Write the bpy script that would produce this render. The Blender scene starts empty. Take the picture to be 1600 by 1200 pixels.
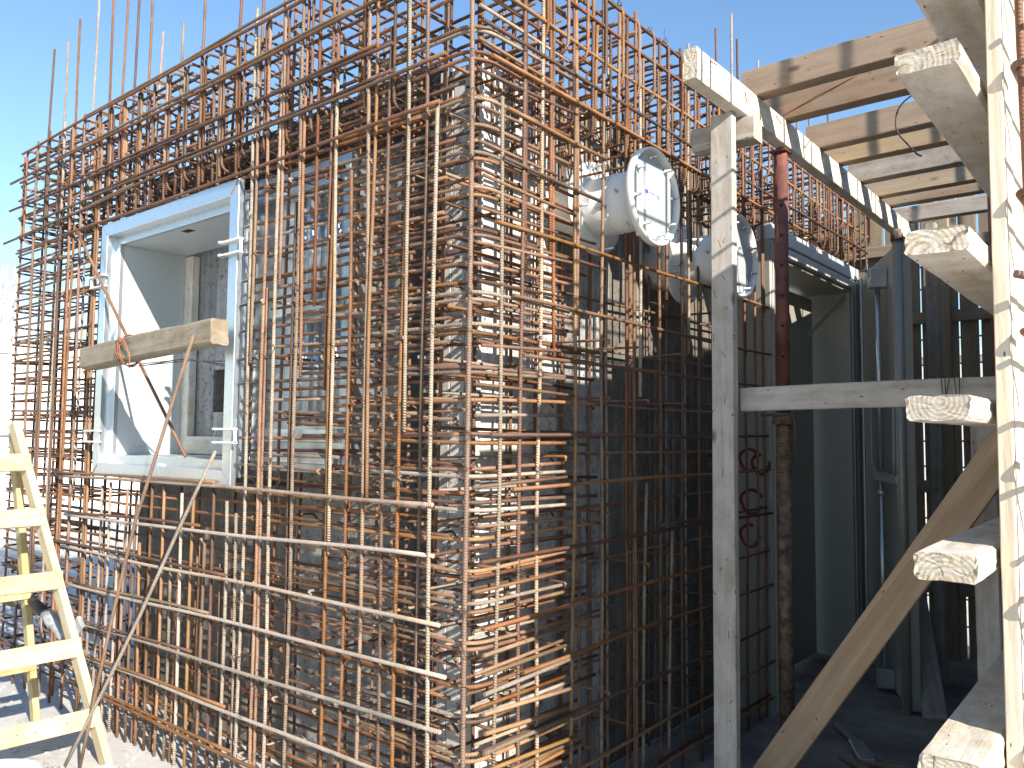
import bpy, bmesh, math, random
from mathutils import Vector, Matrix
rnd = random.Random(7)
R = math.radians
scene = bpy.context.scene
C = scene.collection

# ---------------------------------------------------------------- camera
cam_data = bpy.data.cameras.new('camera')
cam_data.sensor_fit = 'HORIZONTAL'; cam_data.sensor_width = 36.0
cam_data.lens = 36.0 * 1264.0 / 1600.0
cam_data.clip_start = 0.05; cam_data.clip_end = 500
cam = bpy.data.objects.new('camera', cam_data); C.objects.link(cam)
_p, _r, _y = R(3.68), R(0.52), R(39.33)
fw = Vector((-math.sin(_y)*math.cos(_p), math.cos(_y)*math.cos(_p), math.sin(_p)))
rt = Vector((math.cos(_y), math.sin(_y), 0)); up = rt.cross(fw)
r2 = rt*math.cos(_r) + up*math.sin(_r); u2 = -rt*math.sin(_r) + up*math.cos(_r)
m = Matrix((r2, u2, -fw)).transposed().to_4x4(); m.translation = Vector((1.5755, -1.7437, 1.35))
cam.matrix_world = m
scene.camera = cam

# ---------------------------------------------------------------- world, sun, exposure
TO_SUN = Vector((1.0, -0.32, 0.53)).normalized()
world = bpy.data.worlds.new('World'); scene.world = world; world.use_nodes = True
wn = world.node_tree.nodes; wl = world.node_tree.links; wn.clear()
sky = wn.new('ShaderNodeTexSky'); sky.sky_type = 'NISHITA'; sky.sun_disc = False
sky.sun_elevation = math.asin(TO_SUN.z); sky.sun_rotation = math.atan2(TO_SUN.x, TO_SUN.y)
sky.altitude = 0; sky.air_density = 1.3; sky.dust_density = 0.0; sky.ozone_density = 5.0
bgn = wn.new('ShaderNodeBackground'); bgn.inputs[1].default_value = 0.107
wo = wn.new('ShaderNodeOutputWorld')
wl.new(sky.outputs[0], bgn.inputs[0]); wl.new(bgn.outputs[0], wo.inputs[0])
sd = bpy.data.lights.new('sun', 'SUN'); sd.energy = 5.0; sd.angle = R(0.53); sd.color = (1.0, 0.93, 0.83)
sun = bpy.data.objects.new('sun', sd); C.objects.link(sun)
sun.rotation_euler = (-TO_SUN).to_track_quat('-Z', 'Y').to_euler(); sun.location = (6, -4, 8)
vs = scene.view_settings
vs.view_transform = 'Standard'; vs.look = 'None'; vs.exposure = 1.1; vs.gamma = 1.0; vs.use_curve_mapping = False
scene.cycles.max_bounces = 6; scene.cycles.diffuse_bounces = 3; scene.cycles.glossy_bounces = 3

# ---------------------------------------------------------------- materials
def new_mat(name):
    mt = bpy.data.materials.new(name); mt.use_nodes = True
    nt = mt.node_tree; b = nt.nodes['Principled BSDF']
    return mt, nt, b
def node(nt, t, **kw):
    n = nt.nodes.new(t)
    for k, v in kw.items(): setattr(n, k, v)
    return n
def ramp(nt, fac, stops):
    r = node(nt, 'ShaderNodeValToRGB'); nt.links.new(fac, r.inputs[0])
    el = r.color_ramp.elements
    while len(el) < len(stops): el.new(0.5)
    for e, (p, c) in zip(el, stops):
        e.position = p; e.color = (*c, 1) if len(c) == 3 else c
    return r.outputs[0]
def coords(nt, kind='Object', scale=(1, 1, 1), rand=0.0):
    tc = node(nt, 'ShaderNodeTexCoord'); mp = node(nt, 'ShaderNodeMapping')
    mp.inputs['Scale'].default_value = scale
    nt.links.new(tc.outputs[kind], mp.inputs[0])
    if rand:
        oi = node(nt, 'ShaderNodeObjectInfo'); mul = node(nt, 'ShaderNodeMath', operation='MULTIPLY')
        mul.inputs[1].default_value = rand; nt.links.new(oi.outputs['Random'], mul.inputs[0])
        cb = node(nt, 'ShaderNodeCombineXYZ')
        for i in range(3): nt.links.new(mul.outputs[0], cb.inputs[i])
        nt.links.new(cb.outputs[0], mp.inputs['Location'])
    return mp.outputs[0]
def noise(nt, vec, scale, detail=5, rough=0.6, dist=0.0):
    n = node(nt, 'ShaderNodeTexNoise'); n.inputs['Scale'].default_value = scale
    n.inputs['Detail'].default_value = detail; n.inputs['Roughness'].default_value = rough
    n.inputs['Distortion'].default_value = dist
    nt.links.new(vec, n.inputs['Vector']); return n.outputs['Fac']
def mix(nt, fac, a, b, mode='MIX'):
    mx = node(nt, 'ShaderNodeMix', data_type='RGBA', blend_type=mode)
    if isinstance(fac, (int, float)): mx.inputs[0].default_value = fac
    else: nt.links.new(fac, mx.inputs[0])
    for i, v in ((6, a), (7, b)):
        if isinstance(v, tuple): mx.inputs[i].default_value = (*v, 1)
        else: nt.links.new(v, mx.inputs[i])
    return mx.outputs[2]
def bump(nt, b, height, strength=0.4, dist=0.005, prev=None):
    bp = node(nt, 'ShaderNodeBump'); bp.inputs['Strength'].default_value = strength
    bp.inputs['Distance'].default_value = dist; nt.links.new(height, bp.inputs['Height'])
    if prev is not None: nt.links.new(prev, bp.inputs['Normal'])
    nt.links.new(bp.outputs[0], b.inputs['Normal']); return bp.outputs[0]
def hsv_rand(nt, col, dv=0.36, dh=0.010, ds=0.20):
    oi = node(nt, 'ShaderNodeObjectInfo')
    h = node(nt, 'ShaderNodeHueSaturation'); nt.links.new(col, h.inputs['Color'])
    def mr(inp, lo, hi, mult):
        s = node(nt, 'ShaderNodeMath', operation='MULTIPLY'); s.inputs[1].default_value = mult
        nt.links.new(oi.outputs['Random'], s.inputs[0])
        f = node(nt, 'ShaderNodeMath', operation='FRACT'); nt.links.new(s.outputs[0], f.inputs[0])
        r = node(nt, 'ShaderNodeMapRange'); r.inputs[3].default_value = lo; r.inputs[4].default_value = hi
        nt.links.new(f.outputs[0], r.inputs[0]); nt.links.new(r.outputs[0], h.inputs[inp])
    mr('Value', 1-dv, 1+dv, 7.13); mr('Hue', 0.5-dh, 0.5+dh, 13.7); mr('Saturation', 0.93-ds, 0.93+ds, 29.3)
    return h.outputs[0]

def rust_mat(name, stops, rough=0.7, pale=0.25, ribs=0.5):
    mt, nt, b = new_mat(name)
    v = coords(nt, 'Object', rand=37.0)
    c = ramp(nt, noise(nt, v, 9, 6, 0.7), stops)
    fine = noise(nt, v, 160, 3, 0.6)
    c = mix(nt, ramp(nt, fine, [(0.35, (0, 0, 0)), (0.75, (0.45, 0.45, 0.45))]), c, (0.10, 0.045, 0.022))
    dust = ramp(nt, noise(nt, v, 3.1, 4, 0.6), [(0.55, (0, 0, 0)), (0.75, (pale, pale, pale))])
    c = mix(nt, dust, c, (0.46, 0.39, 0.33))
    c = hsv_rand(nt, mix(nt, 1.0, c, (0.66, 0.58, 0.49), 'MULTIPLY'))
    nt.links.new(c, b.inputs['Base Color'])
    b.inputs['Roughness'].default_value = rough; b.inputs['Metallic'].default_value = 0.0
    b.inputs['Specular IOR Level'].default_value = 0.35
    # ribs along the bar from the length coordinate
    uv = coords(nt, 'UV')
    sx = node(nt, 'ShaderNodeSeparateXYZ'); nt.links.new(uv, sx.inputs[0])
    m1 = node(nt, 'ShaderNodeMath', operation='MULTIPLY_ADD'); m1.inputs[1].default_value = 2*math.pi/0.0085
    m2 = node(nt, 'ShaderNodeMath', operation='MULTIPLY'); m2.inputs[1].default_value = 6.28318
    nt.links.new(sx.outputs[1], m2.inputs[0]); nt.links.new(sx.outputs[0], m1.inputs[0]); nt.links.new(m2.outputs[0], m1.inputs[2])
    sn = node(nt, 'ShaderNodeMath', operation='SINE'); nt.links.new(m1.outputs[0], sn.inputs[0])
    p = bump(nt, b, sn.outputs[0], ribs, 0.0012)
    bump(nt, b, fine, 0.3, 0.001, p)
    return mt
M = {}
M['rust'] = rust_mat('rust_orange', [(0.25, (0.17, 0.082, 0.045)), (0.5, (0.33, 0.175, 0.092)), (0.75, (0.46, 0.275, 0.155))], 0.58)
M['rust_dark'] = rust_mat('rust_brown', [(0.25, (0.12, 0.062, 0.042)), (0.5, (0.23, 0.125, 0.078)), (0.8, (0.34, 0.20, 0.125))], 0.58)
M['rust_pale'] = rust_mat('rust_pale', [(0.2, (0.28, 0.18, 0.12)), (0.45, (0.45, 0.385, 0.32)), (0.75, (0.66, 0.63, 0.58))], 0.75, 0.5, 0.8)
M['rust_ochre'] = rust_mat('rust_ochre', [(0.25, (0.26, 0.145, 0.075)), (0.5, (0.40, 0.245, 0.135)), (0.8, (0.52, 0.36, 0.22))], 0.58)
M['rust_white'] = rust_mat('rebar_cement_coated', [(0.2, (0.42, 0.33, 0.25)), (0.45, (0.62, 0.57, 0.50)), (0.75, (0.74, 0.71, 0.66))], 0.8, 0.5, 0.7)
BARS = ['rust']*5 + ['rust_dark']*4 + ['rust_pale']*2 + ['rust_ochre']

def wood_mat(name, dark, light, stain=(0.2, 0.17, 0.14), stain_amt=0.5, rough=0.8, dirt=(0.55, 0.52, 0.47), dirt_amt=0.0):
    mt, nt, b = new_mat(name)
    v = coords(nt, 'UV', (1.6, 26, 1), rand=11.0)
    g = noise(nt, v, 1.0, 7, 0.65, 0.6)
    c = ramp(nt, g, [(0.3, dark), (0.55, tuple((a+c_)/2 for a, c_ in zip(dark, light))), (0.75, light)])
    v2 = coords(nt, 'UV', (3, 5, 1), rand=23.0)
    st = noise(nt, v2, 1.6, 6, 0.7)
    c = mix(nt, ramp(nt, st, [(0.48, (0, 0, 0)), (0.72, (stain_amt,)*3)]), c, stain)
    if dirt_amt:
        v4 = coords(nt, 'UV', (6, 9, 1), rand=41.0)
        dn = noise(nt, v4, 1.5, 7, 0.75)
        c = mix(nt, ramp(nt, dn, [(0.40, (0, 0, 0)), (0.60, (dirt_amt,)*3)]), c, dirt)
    # knots and nail marks
    vo = node(nt, 'ShaderNodeTexVoronoi'); vo.inputs['Scale'].default_value = 1.0
    nt.links.new(coords(nt, 'UV', (4.2, 9, 1), rand=5.0), vo.inputs['Vector'])
    kn = ramp(nt, vo.outputs['Distance'], [(0.05, (0.8, 0.8, 0.8)), (0.13, (0, 0, 0))])
    c = mix(nt, kn, c, tuple(x*0.35 for x in dark))
    vo2 = node(nt, 'ShaderNodeTexVoronoi'); vo2.inputs['Scale'].default_value = 1.0
    nt.links.new(coords(nt, 'UV', (13, 38, 1), rand=7.0), vo2.inputs['Vector'])
    c = mix(nt, ramp(nt, vo2.outputs['Distance'], [(0.06, (0.9,)*3), (0.10, (0, 0, 0))]), c, (0.06, 0.05, 0.045))
    c = hsv_rand(nt, c, 0.14, 0.008, 0.15)
    nt.links.new(c, b.inputs['Base Color'])
    b.inputs['Roughness'].default_value = rough; b.inputs['Specular IOR Level'].default_value = 0.25
    p = bump(nt, b, g, 0.35, 0.003)
    bump(nt, b, noise(nt, coords(nt, 'UV', (30, 160, 1)), 1.0, 4, 0.7), 0.35, 0.002, p)
    return mt
def end_mat(name, dark, light):
    mt, nt, b = new_mat(name)
    v = coords(nt, 'UV', (1, 1, 1), rand=0.03)
    w = node(nt, 'ShaderNodeTexWave', wave_type='RINGS', rings_direction='SPHERICAL')
    w.inputs['Scale'].default_value = 40; w.inputs['Distortion'].default_value = 1.2
    w.inputs['Detail'].default_value = 3; w.inputs['Detail Scale'].default_value = 2.0
    nt.links.new(v, w.inputs['Vector'])
    c = ramp(nt, w.outputs['Fac'], [(0.1, tuple(x*1.15 for x in dark)), (0.8, light)])
    d = noise(nt, coords(nt, 'UV', (1, 1, 1), rand=3.0), 34, 6, 0.7)
    c = mix(nt, ramp(nt, d, [(0.44, (0, 0, 0)), (0.66, (0.6,)*3)]), c, (0.58, 0.55, 0.49))
    cr = noise(nt, coords(nt, 'UV', (1, 1, 1), rand=9.0), 14, 2, 0.5, 1.6)
    crk = ramp(nt, cr, [(0.488, (0, 0, 0)), (0.5, (0.95,)*3), (0.512, (0, 0, 0))])
    c = mix(nt, crk, c, (0.10, 0.08, 0.06))
    c = hsv_rand(nt, c, 0.1, 0.005, 0.1)
    nt.links.new(c, b.inputs['Base Color']); b.inputs['Roughness'].default_value = 0.9
    b.inputs['Specular IOR Level'].default_value = 0.15
    p = bump(nt, b, d, 0.6, 0.004); bump(nt, b, crk, -0.6, 0.004, p)
    return mt
M['wood_weathered'] = wood_mat('wood_weathered', (0.25, 0.20, 0.145), (0.52, 0.46, 0.38), (0.31, 0.235, 0.175), 0.7, dirt=(0.54, 0.51, 0.46), dirt_amt=0.45)
M['wood_old'] = wood_mat('wood_old', (0.165, 0.125, 0.085), (0.34, 0.275, 0.20), (0.13, 0.105, 0.08), 0.7, dirt=(0.40, 0.36, 0.30), dirt_amt=0.35)
M['wood_joist'] = wood_mat('wood_joist', (0.25, 0.17, 0.105), (0.41, 0.30, 0.20), (0.29, 0.24, 0.19), 0.7, dirt=(0.40, 0.35, 0.28), dirt_amt=0.25)
M['wood_yellow'] = wood_mat('wood_yellow', (0.30, 0.215, 0.125), (0.44, 0.335, 0.205), (0.29, 0.235, 0.175), 0.6)
M['wood_fresh'] = wood_mat('wood_fresh', (0.56, 0.46, 0.32), (0.72, 0.63, 0.48), (0.62, 0.54, 0.42), 0.3)
M['wood_cement'] = wood_mat('wood_cement', (0.46, 0.38, 0.27), (0.64, 0.55, 0.42), (0.42, 0.36, 0.29), 0.5, dirt=(0.68, 0.65, 0.59), dirt_amt=0.75)
M['wood_ladder'] = wood_mat('wood_ladder', (0.40, 0.29, 0.105), (0.56, 0.44, 0.19), (0.36, 0.28, 0.14), 0.45, 0.65, dirt=(0.60, 0.55, 0.42), dirt_amt=0.35)
M['wood_brace'] = wood_mat('wood_brace', (0.34, 0.22, 0.14), (0.52, 0.37, 0.25), (0.30, 0.21, 0.16), 0.5)
M['wood_fence'] = wood_mat('wood_fence', (0.22, 0.17, 0.11), (0.36, 0.29, 0.20), (0.18, 0.15, 0.11), 0.5)
M['end'] = end_mat('end_grain', (0.36, 0.28, 0.18), (0.58, 0.50, 0.38))
M['end_ladder'] = M['wood_ladder']

def ply_mat(name, base_stops, streak=0.8, smear=(0.48, 0.48, 0.47), smear_lo=0.52, smear_hi=0.7, rough=0.6):
    mt, nt, b = new_mat(name)
    v = coords(nt, 'Object', (1, 1, 1), rand=31.0)
    n1 = noise(nt, v, 3.2, 7, 0.7)
    c = ramp(nt, n1, base_stops)
    vs_ = coords(nt, 'Object', (16, 16, 1.3), rand=17.0)
    n2 = noise(nt, vs_, 1.5, 6, 0.7)
    c = mix(nt, ramp(nt, n2, [(smear_lo, (0, 0, 0)), (smear_hi, (streak,)*3)]), c, smear)
    n3 = noise(nt, v, 45, 5, 0.75)
    c = mix(nt, ramp(nt, n3, [(0.54, (0, 0, 0)), (0.64, (0.85,)*3)]), c, (0.035, 0.033, 0.034))
    c = hsv_rand(nt, c, 0.2, 0.006, 0.2)
    nt.links.new(c, b.inputs['Base Color']); b.inputs['Roughness'].default_value = rough
    bump(nt, b, n3, 0.25, 0.002)
    return mt
M['ply_black'] = ply_mat('film_plywood_black', [(0.3, (0.02, 0.02, 0.022)), (0.7, (0.07, 0.068, 0.07))], 0.35, smear_lo=0.58, smear_hi=0.75)
M['ply_grey'] = ply_mat('plywood_grey_cement', [(0.3, (0.16, 0.15, 0.135)), (0.55, (0.31, 0.295, 0.27)), (0.75, (0.44, 0.42, 0.39))], 0.75, (0.62, 0.60, 0.56))
M['ply_board'] = ply_mat('plywood_window_board', [(0.3, (0.16, 0.16, 0.165)), (0.55, (0.27, 0.27, 0.275)), (0.75, (0.36, 0.36, 0.36))], 0.5, (0.5, 0.5, 0.5), 0.5, 0.7)
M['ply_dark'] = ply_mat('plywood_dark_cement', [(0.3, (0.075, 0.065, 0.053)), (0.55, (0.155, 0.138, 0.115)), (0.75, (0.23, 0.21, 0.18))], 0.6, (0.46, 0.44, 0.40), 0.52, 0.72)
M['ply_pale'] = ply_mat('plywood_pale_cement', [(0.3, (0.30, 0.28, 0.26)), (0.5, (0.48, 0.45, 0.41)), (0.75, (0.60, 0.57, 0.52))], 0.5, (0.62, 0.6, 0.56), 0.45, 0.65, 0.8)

def simple(name, col, rough=0.6, metal=0.0, nscale=8, var=0.12, bumpv=0.0, spec=0.5):
    mt, nt, b = new_mat(name)
    v = coords(nt, 'Object', rand=19.0)
    n = noise(nt, v, nscale, 6, 0.65)
    lo = tuple(max(0, c*(1-var*2)) for c in col); hi = tuple(min(1, c*(1+var)) for c in col)
    c = ramp(nt, n, [(0.3, lo), (0.7, hi)])
    nt.links.new(c, b.inputs['Base Color'])
    b.inputs['Roughness'].default_value = rough; b.inputs['Metallic'].default_value = metal
    b.inputs['Specular IOR Level'].default_value = spec
    if bumpv: bump(nt, b, n, bumpv, 0.004)
    return mt
def galv_mat(name, col, rough=0.36, metal=0.75, scale=55):
    mt, nt, b = new_mat(name)
    v = coords(nt, 'Object', rand=3.0)
    vo = node(nt, 'ShaderNodeTexVoronoi'); vo.inputs['Scale'].default_value = scale
    nt.links.new(v, vo.inputs['Vector'])
    sp = node(nt, 'ShaderNodeSeparateColor'); nt.links.new(vo.outputs['Color'], sp.inputs[0])
    c = ramp(nt, sp.outputs[0], [(0.0, tuple(x*0.95 for x in col)), (1.0, tuple(min(1, x*1.04) for x in col))])
    n = noise(nt, v, 5, 6, 0.7)
    c = mix(nt, ramp(nt, n, [(0.5, (0, 0, 0)), (0.8, (0.22,)*3)]), c, tuple(x*0.78 for x in col))
    nt.links.new(c, b.inputs['Base Color']); b.inputs['Metallic'].default_value = metal
    rr = node(nt, 'ShaderNodeMapRange'); rr.inputs[3].default_value = rough-0.07; rr.inputs[4].default_value = rough+0.14
    nt.links.new(n, rr.inputs[0]); nt.links.new(rr.outputs[0], b.inputs['Roughness'])
    bump(nt, b, noise(nt, v, 2.2, 3, 0.5), 0.12, 0.02)
    return mt
M['galv'] = galv_mat('galvanised_steel', (0.64, 0.68, 0.71), 0.27, 0.85, 90)
M['galv_sheet'] = galv_mat('galvanised_sheet_bright', (0.57, 0.60, 0.60), 0.42, 0.35, 120)
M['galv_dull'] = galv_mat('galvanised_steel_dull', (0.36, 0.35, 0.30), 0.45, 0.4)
M['plate'] = galv_mat('galvanised_cover_plate', (0.46, 0.50, 0.50), 0.5, 0.35, 40)
M['white_paint'] = simple('white_pipe_paint', (0.76, 0.75, 0.70), 0.42, 0, 6, 0.05)
M['zinc'] = simple('zinc_bolt', (0.62, 0.63, 0.64), 0.38, 0.7, 30, 0.1)
M['paper'] = simple('sticker_paper', (0.84, 0.84, 0.84), 0.6, 0, 10, 0.02)
M['blue_ink'] = simple('blue_print', (0.10, 0.10, 0.55), 0.6, 0, 20, 0.1)
M['red_paint'] = simple('red_prop_paint', (0.19, 0.068, 0.05), 0.62, 0.0, 14, 0.3, 0.2)
M['prop_tube'] = simple('cement_coated_tube', (0.19, 0.125, 0.085), 0.7, 0.1, 30, 0.45, 0.5)
M['black'] = simple('hole_shade', (0.015, 0.015, 0.016), 0.9)  # flat black painted for the shade inside holes and slots
M['wire'] = simple('tie_wire_dark', (0.10, 0.075, 0.06), 0.6, 0.2, 20, 0.2)
M['wire_rust'] = simple('tie_wire_rusty', (0.36, 0.15, 0.07), 0.7, 0.0, 20, 0.25)
M['black_cable'] = simple('black_cable', (0.02, 0.02, 0.02), 0.5)
M['dark_steel'] = simple('dark_hammer_grip', (0.035, 0.035, 0.04), 0.55)
M['grey_metal'] = simple('grey_cast_metal', (0.42, 0.44, 0.44), 0.5, 0.25, 40, 0.25, 0.4)
M['bag_blue'] = simple('pale_blue_plastic', (0.58, 0.72, 0.74), 0.45, 0, 5, 0.08)
M['foam_white'] = simple('white_block', (0.80, 0.80, 0.78), 0.8, 0, 12, 0.05)
M['plaster'] = simple('white_render', (0.78, 0.76, 0.72), 0.9, 0, 1.5, 0.06)
M['mast_paint'] = simple('mast_red_white', (0.62, 0.48, 0.46), 0.6, 0, 0.6, 0.2)
M['weld'] = simple('rusted_weld', (0.34, 0.20, 0.10), 0.8, 0, 60, 0.25)

# concrete ground
mt, nt, b = new_mat('concrete_ground')
v = coords(nt, 'Object')
c = ramp(nt, noise(nt, v, 1.3, 8, 0.7), [(0.3, (0.38, 0.365, 0.335)), (0.5, (0.52, 0.50, 0.465)), (0.7, (0.60, 0.58, 0.54))])
c = mix(nt, ramp(nt, noise(nt, v, 9, 7, 0.75), [(0.55, (0, 0, 0)), (0.72, (0.5,)*3)]), c, (0.34, 0.315, 0.28))
ck = noise(nt, v, 2.4, 3, 0.5, 2.0)
crk = ramp(nt, ck, [(0.496, (0, 0, 0)), (0.5, (0.8,)*3), (0.504, (0, 0, 0))])
c = mix(nt, crk, c, (0.14, 0.13, 0.12))
nt.links.new(c, b.inputs['Base Color']); b.inputs['Roughness'].default_value = 0.9
p = bump(nt, b, noise(nt, v, 30, 8, 0.75), 0.5, 0.01); bump(nt, b, crk, -0.5, 0.006, p)
M['ground'] = mt

M['red_spray'] = simple('red_spray_paint', (0.22, 0.03, 0.034), 0.8, 0, 40, 0.4)
M['floor_shade'] = simple('concrete_shade_darkened', (0.25, 0.225, 0.19), 0.85, 0, 3, 0.3, 0.3)  # concrete colour darkened to deepen the shade in the passage
# ---------------------------------------------------------------- mesh helpers
def link(name, me, mat, parent=None):
    o = bpy.data.objects.new(name, me)
    if mat is not None:
        for k in (mat if isinstance(mat, (list, tuple)) else [mat]):
            me.materials.append(M[k] if isinstance(k, str) else k)
    C.objects.link(o)
    if parent is not None: o.parent = parent
    return o
def tag(o, label=None, cat=None, group=None, kind=None):
    if label: o['label'] = label
    if cat: o['category'] = cat
    if group: o['group'] = group
    if kind: o['kind'] = kind
    return o
def thing(name, label, cat, group=None):
    o = bpy.data.objects.new(name, None); C.objects.link(o); o.empty_display_size = 0.1
    return tag(o, label, cat, group)
class MB:
    """collects quads with uvs and a material index"""
    def __init__(s): s.v = []; s.f = []; s.uv = []; s.mi = []; s.smooth = []
    def face(s, idx, uvs=None, mi=0, smooth=True):
        s.f.append(idx); s.uv.append(uvs or [(0, 0)]*len(idx)); s.mi.append(mi); s.smooth.append(smooth)
    def build(s, name, mat, parent=None):
        me = bpy.data.meshes.new(name); me.from_pydata([tuple(p) for p in s.v], [], s.f); 
        ul = me.uv_layers.new(name='UVMap')
        flat = [c for u in s.uv for p in u for c in p]
        ul.data.foreach_set('uv', flat)
        me.polygons.foreach_set('material_index', s.mi); me.polygons.foreach_set('use_smooth', s.smooth)
        me.update()
        return link(name, me, mat, parent)
    def tube(s, pts, r, sides=8, cap=True, mi=0, closed=False):
        pts = [Vector(p) for p in pts]; n = len(pts)
        base = len(s.v); dist = 0.0; ds = []
        t0 = (pts[1]-pts[0]).normalized()
        ref = Vector((0, 0, 1)) if abs(t0.z) < 0.8 else Vector((1, 0, 0))
        nrm = (ref - t0*ref.dot(t0)).normalized()
        for i, p in enumerate(pts):
            if closed: t = (pts[(i+1) % n]-pts[i-1]).normalized()
            elif i == 0: t = t0
            elif i == n-1: t = (pts[i]-pts[i-1]).normalized()
            else: t = ((pts[i+1]-p).normalized() + (p-pts[i-1]).normalized()).normalized()
            nrm = (nrm - t*nrm.dot(t)).normalized(); bn = t.cross(nrm)
            if i: dist += (p-pts[i-1]).length
            ds.append(dist)
            rr = r[i] if isinstance(r, (list, tuple)) else r
            for k in range(sides):
                a = 2*math.pi*k/sides
                s.v.append(p + (nrm*math.cos(a) + bn*math.sin(a))*rr)
        for i in range(n if closed else n-1):
            j = (i+1) % n
            d1 = ds[j] if j else dist + (pts[0]-pts[-1]).length
            for k in range(sides):
                k2 = (k+1) % sides
                s.face([base+i*sides+k, base+i*sides+k2, base+j*sides+k2, base+j*sides+k],
                       [(ds[i], k/sides), (ds[i], (k+1)/sides), (d1, (k+1)/sides), (d1, k/sides)], mi)
        if cap and not closed:
            s.face([base+k for k in range(sides)][::-1], None, mi, False)
            s.face([base+(n-1)*sides+k for k in range(sides)], None, mi, False)
    def box(s, lo, hi, mi=0, mat4=None, bev=0.0):
        """box with chamfered edges (bev) in local axes, optionally transformed"""
        bm = bmesh.new(); bmesh.ops.create_cube(bm, size=1.0)
        for vv in bm.verts:
            vv.co = Vector([(lo[i]+hi[i])/2 + vv.co[i]*(hi[i]-lo[i]) for i in range(3)])
        if bev: bmesh.ops.bevel(bm, geom=bm.edges[:], offset=bev, segments=1, affect='EDGES')
        base = len(s.v)
        bm.verts.index_update()
        for vv in bm.verts: s.v.append((mat4 @ vv.co) if mat4 else vv.co.copy())
        for f in bm.faces:
            n = f.normal; ax = max(range(3), key=lambda i: abs(n[i]))
            a, b_ = [(1, 2), (0, 2), (0, 1)][ax]
            s.face([base+vv.index for vv in f.verts], [(vv.co[a], vv.co[b_]) for vv in f.verts], mi, False)
        bm.free()
    def lathe(s, prof, center, axis='x', seg=40, mi=0):
        base = len(s.v); c = Vector(center); n = len(prof)
        for (h, r) in prof:
            for k in range(seg):
                a = 2*math.pi*k/seg; ca, sa = math.cos(a)*r, math.sin(a)*r
                s.v.append(c + (Vector((h, ca, sa)) if axis == 'x' else Vector((ca, sa, h)) if axis == 'z' else Vector((ca, h, sa))))
        for i in range(n-1):
            for k in range(seg):
                k2 = (k+1) % seg
                s.face([base+i*seg+k, base+(i+1)*seg+k, base+(i+1)*seg+k2, base+i*seg+k2], None, mi)
    def plank(s, a, b, w, h, upv=(0, 0, 1), rough=0.0015, bev=0.005, seg=None, end_rough=0.0, bow=0.0, nsub=3):
        """sawn timber from a to b: w across, h along upv; mi 0 sides, mi 1 end grain"""
        a = Vector(a); b = Vector(b); L = (b-a).length; t = (b-a).normalized()
        u = Vector(upv); u = (u - t*u.dot(t)).normalized(); sd_ = t.cross(u).normalized()
        prof = []
        hw, hh = w/2, h/2
        def edge(p, q, n):
            for i in range(n): prof.append((p[0]+(q[0]-p[0])*i/n, p[1]+(q[1]-p[1])*i/n))
        corners = [((-hw+bev, -hh), (hw-bev, -hh)), ((hw, -hh+bev), (hw, hh-bev)), ((hw-bev, hh), (-hw+bev, hh)), ((-hw, hh-bev), (-hw, -hh+bev))]
        for p, q in corners:
            edge(p, q, nsub); prof.append(q)
        m_ = len(prof); per = [0.0]
        for i in range(m_):
            q = prof[(i+1) % m_]; per.append(per[-1] + math.hypot(q[0]-prof[i][0], q[1]-prof[i][1]))
        nseg = seg or max(3, min(40, int(L/0.07)))
        base = len(s.v); off = rnd.random()*5
        ph1, ph2 = rnd.random()*6, rnd.random()*6
        jit = [rnd.uniform(-1, 1)*rough for _ in prof]
        ts = [i/nseg for i in range(nseg+1)]
        for i, tt in enumerate(ts):
            cpos = a + t*(L*tt) + u*(bow*math.sin(math.pi*tt)) + sd_*(bow*0.6*math.sin(2.2*tt+ph1))
            er = end_rough if i in (0, nseg) else 0.0
            for k, (x, y) in enumerate(prof):
                jit[k] = jit[k]*0.75 + rnd.uniform(-1, 1)*rough*0.6
                sc = 1 + jit[k]/max(0.02, math.hypot(x, y))
                corner_wear = 1 - (er*rnd.random()*6 if er else 0)
                s.v.append(cpos + (sd_*x + u*y)*sc*corner_wear + (t*rnd.uniform(-er, er) if er else Vector()))
        for i in range(nseg):
            for k in range(m_):
                k2 = (k+1) % m_
                s.face([base+i*m_+k, base+i*m_+k2, base+(i+1)*m_+k2, base+(i+1)*m_+k],
                       [(off+L*ts[i], per[k]), (off+L*ts[i], per[k+1]), (off+L*ts[i+1], per[k+1]), (off+L*ts[i+1], per[k])], 0, False)
        for ring, sg in ((0, -1), (nseg, 1)):
            cc = a + t*(L*ts[ring]) + u*(bow*math.sin(math.pi*ts[ring])) + sd_*(bow*0.6*math.sin(2.2*ts[ring]+ph1))
            o1, o2 = rnd.uniform(-0.02, 0.02), rnd.uniform(-0.02, 0.02)
            prev = [base+ring*m_+k for k in range(m_)]; pq = prof
            for fr in (0.9, 0.5, 0.0):
                c0 = len(s.v)
                if fr:
                    nq = [(x*fr, y*fr) for x, y in prof]
                    for x, y in nq: s.v.append(cc + sd_*x + u*y + t*rnd.uniform(-1, 1)*min(.0008, end_rough*.4))
                    cur = [c0+k for k in range(m_)]
                else:
                    nq = [(0, 0)]*m_; s.v.append(cc); cur = [c0]*m_
                for k in range(m_):
                    k2 = (k+1) % m_
                    idx = [prev[k], prev[k2], cur[k2], cur[k]]; qq = [pq[k], pq[k2], nq[k2], nq[k]]
                    if not fr: idx = idx[:3]; qq = qq[:3]
                    if sg < 0: idx = idx[::-1]; qq = qq[::-1]
                    s.face(idx, [(x+o1, y+o2) for x, y in qq], 1, False)
                prev = cur; pq = nq
def timber(name, a, b, w, h, mat, parent=None, upv=(0, 0, 1), endm='end', **kw):
    mb = MB(); mb.plank(a, b, w, h, upv, **kw)
    return mb.build(name, [mat, endm], parent)
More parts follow.
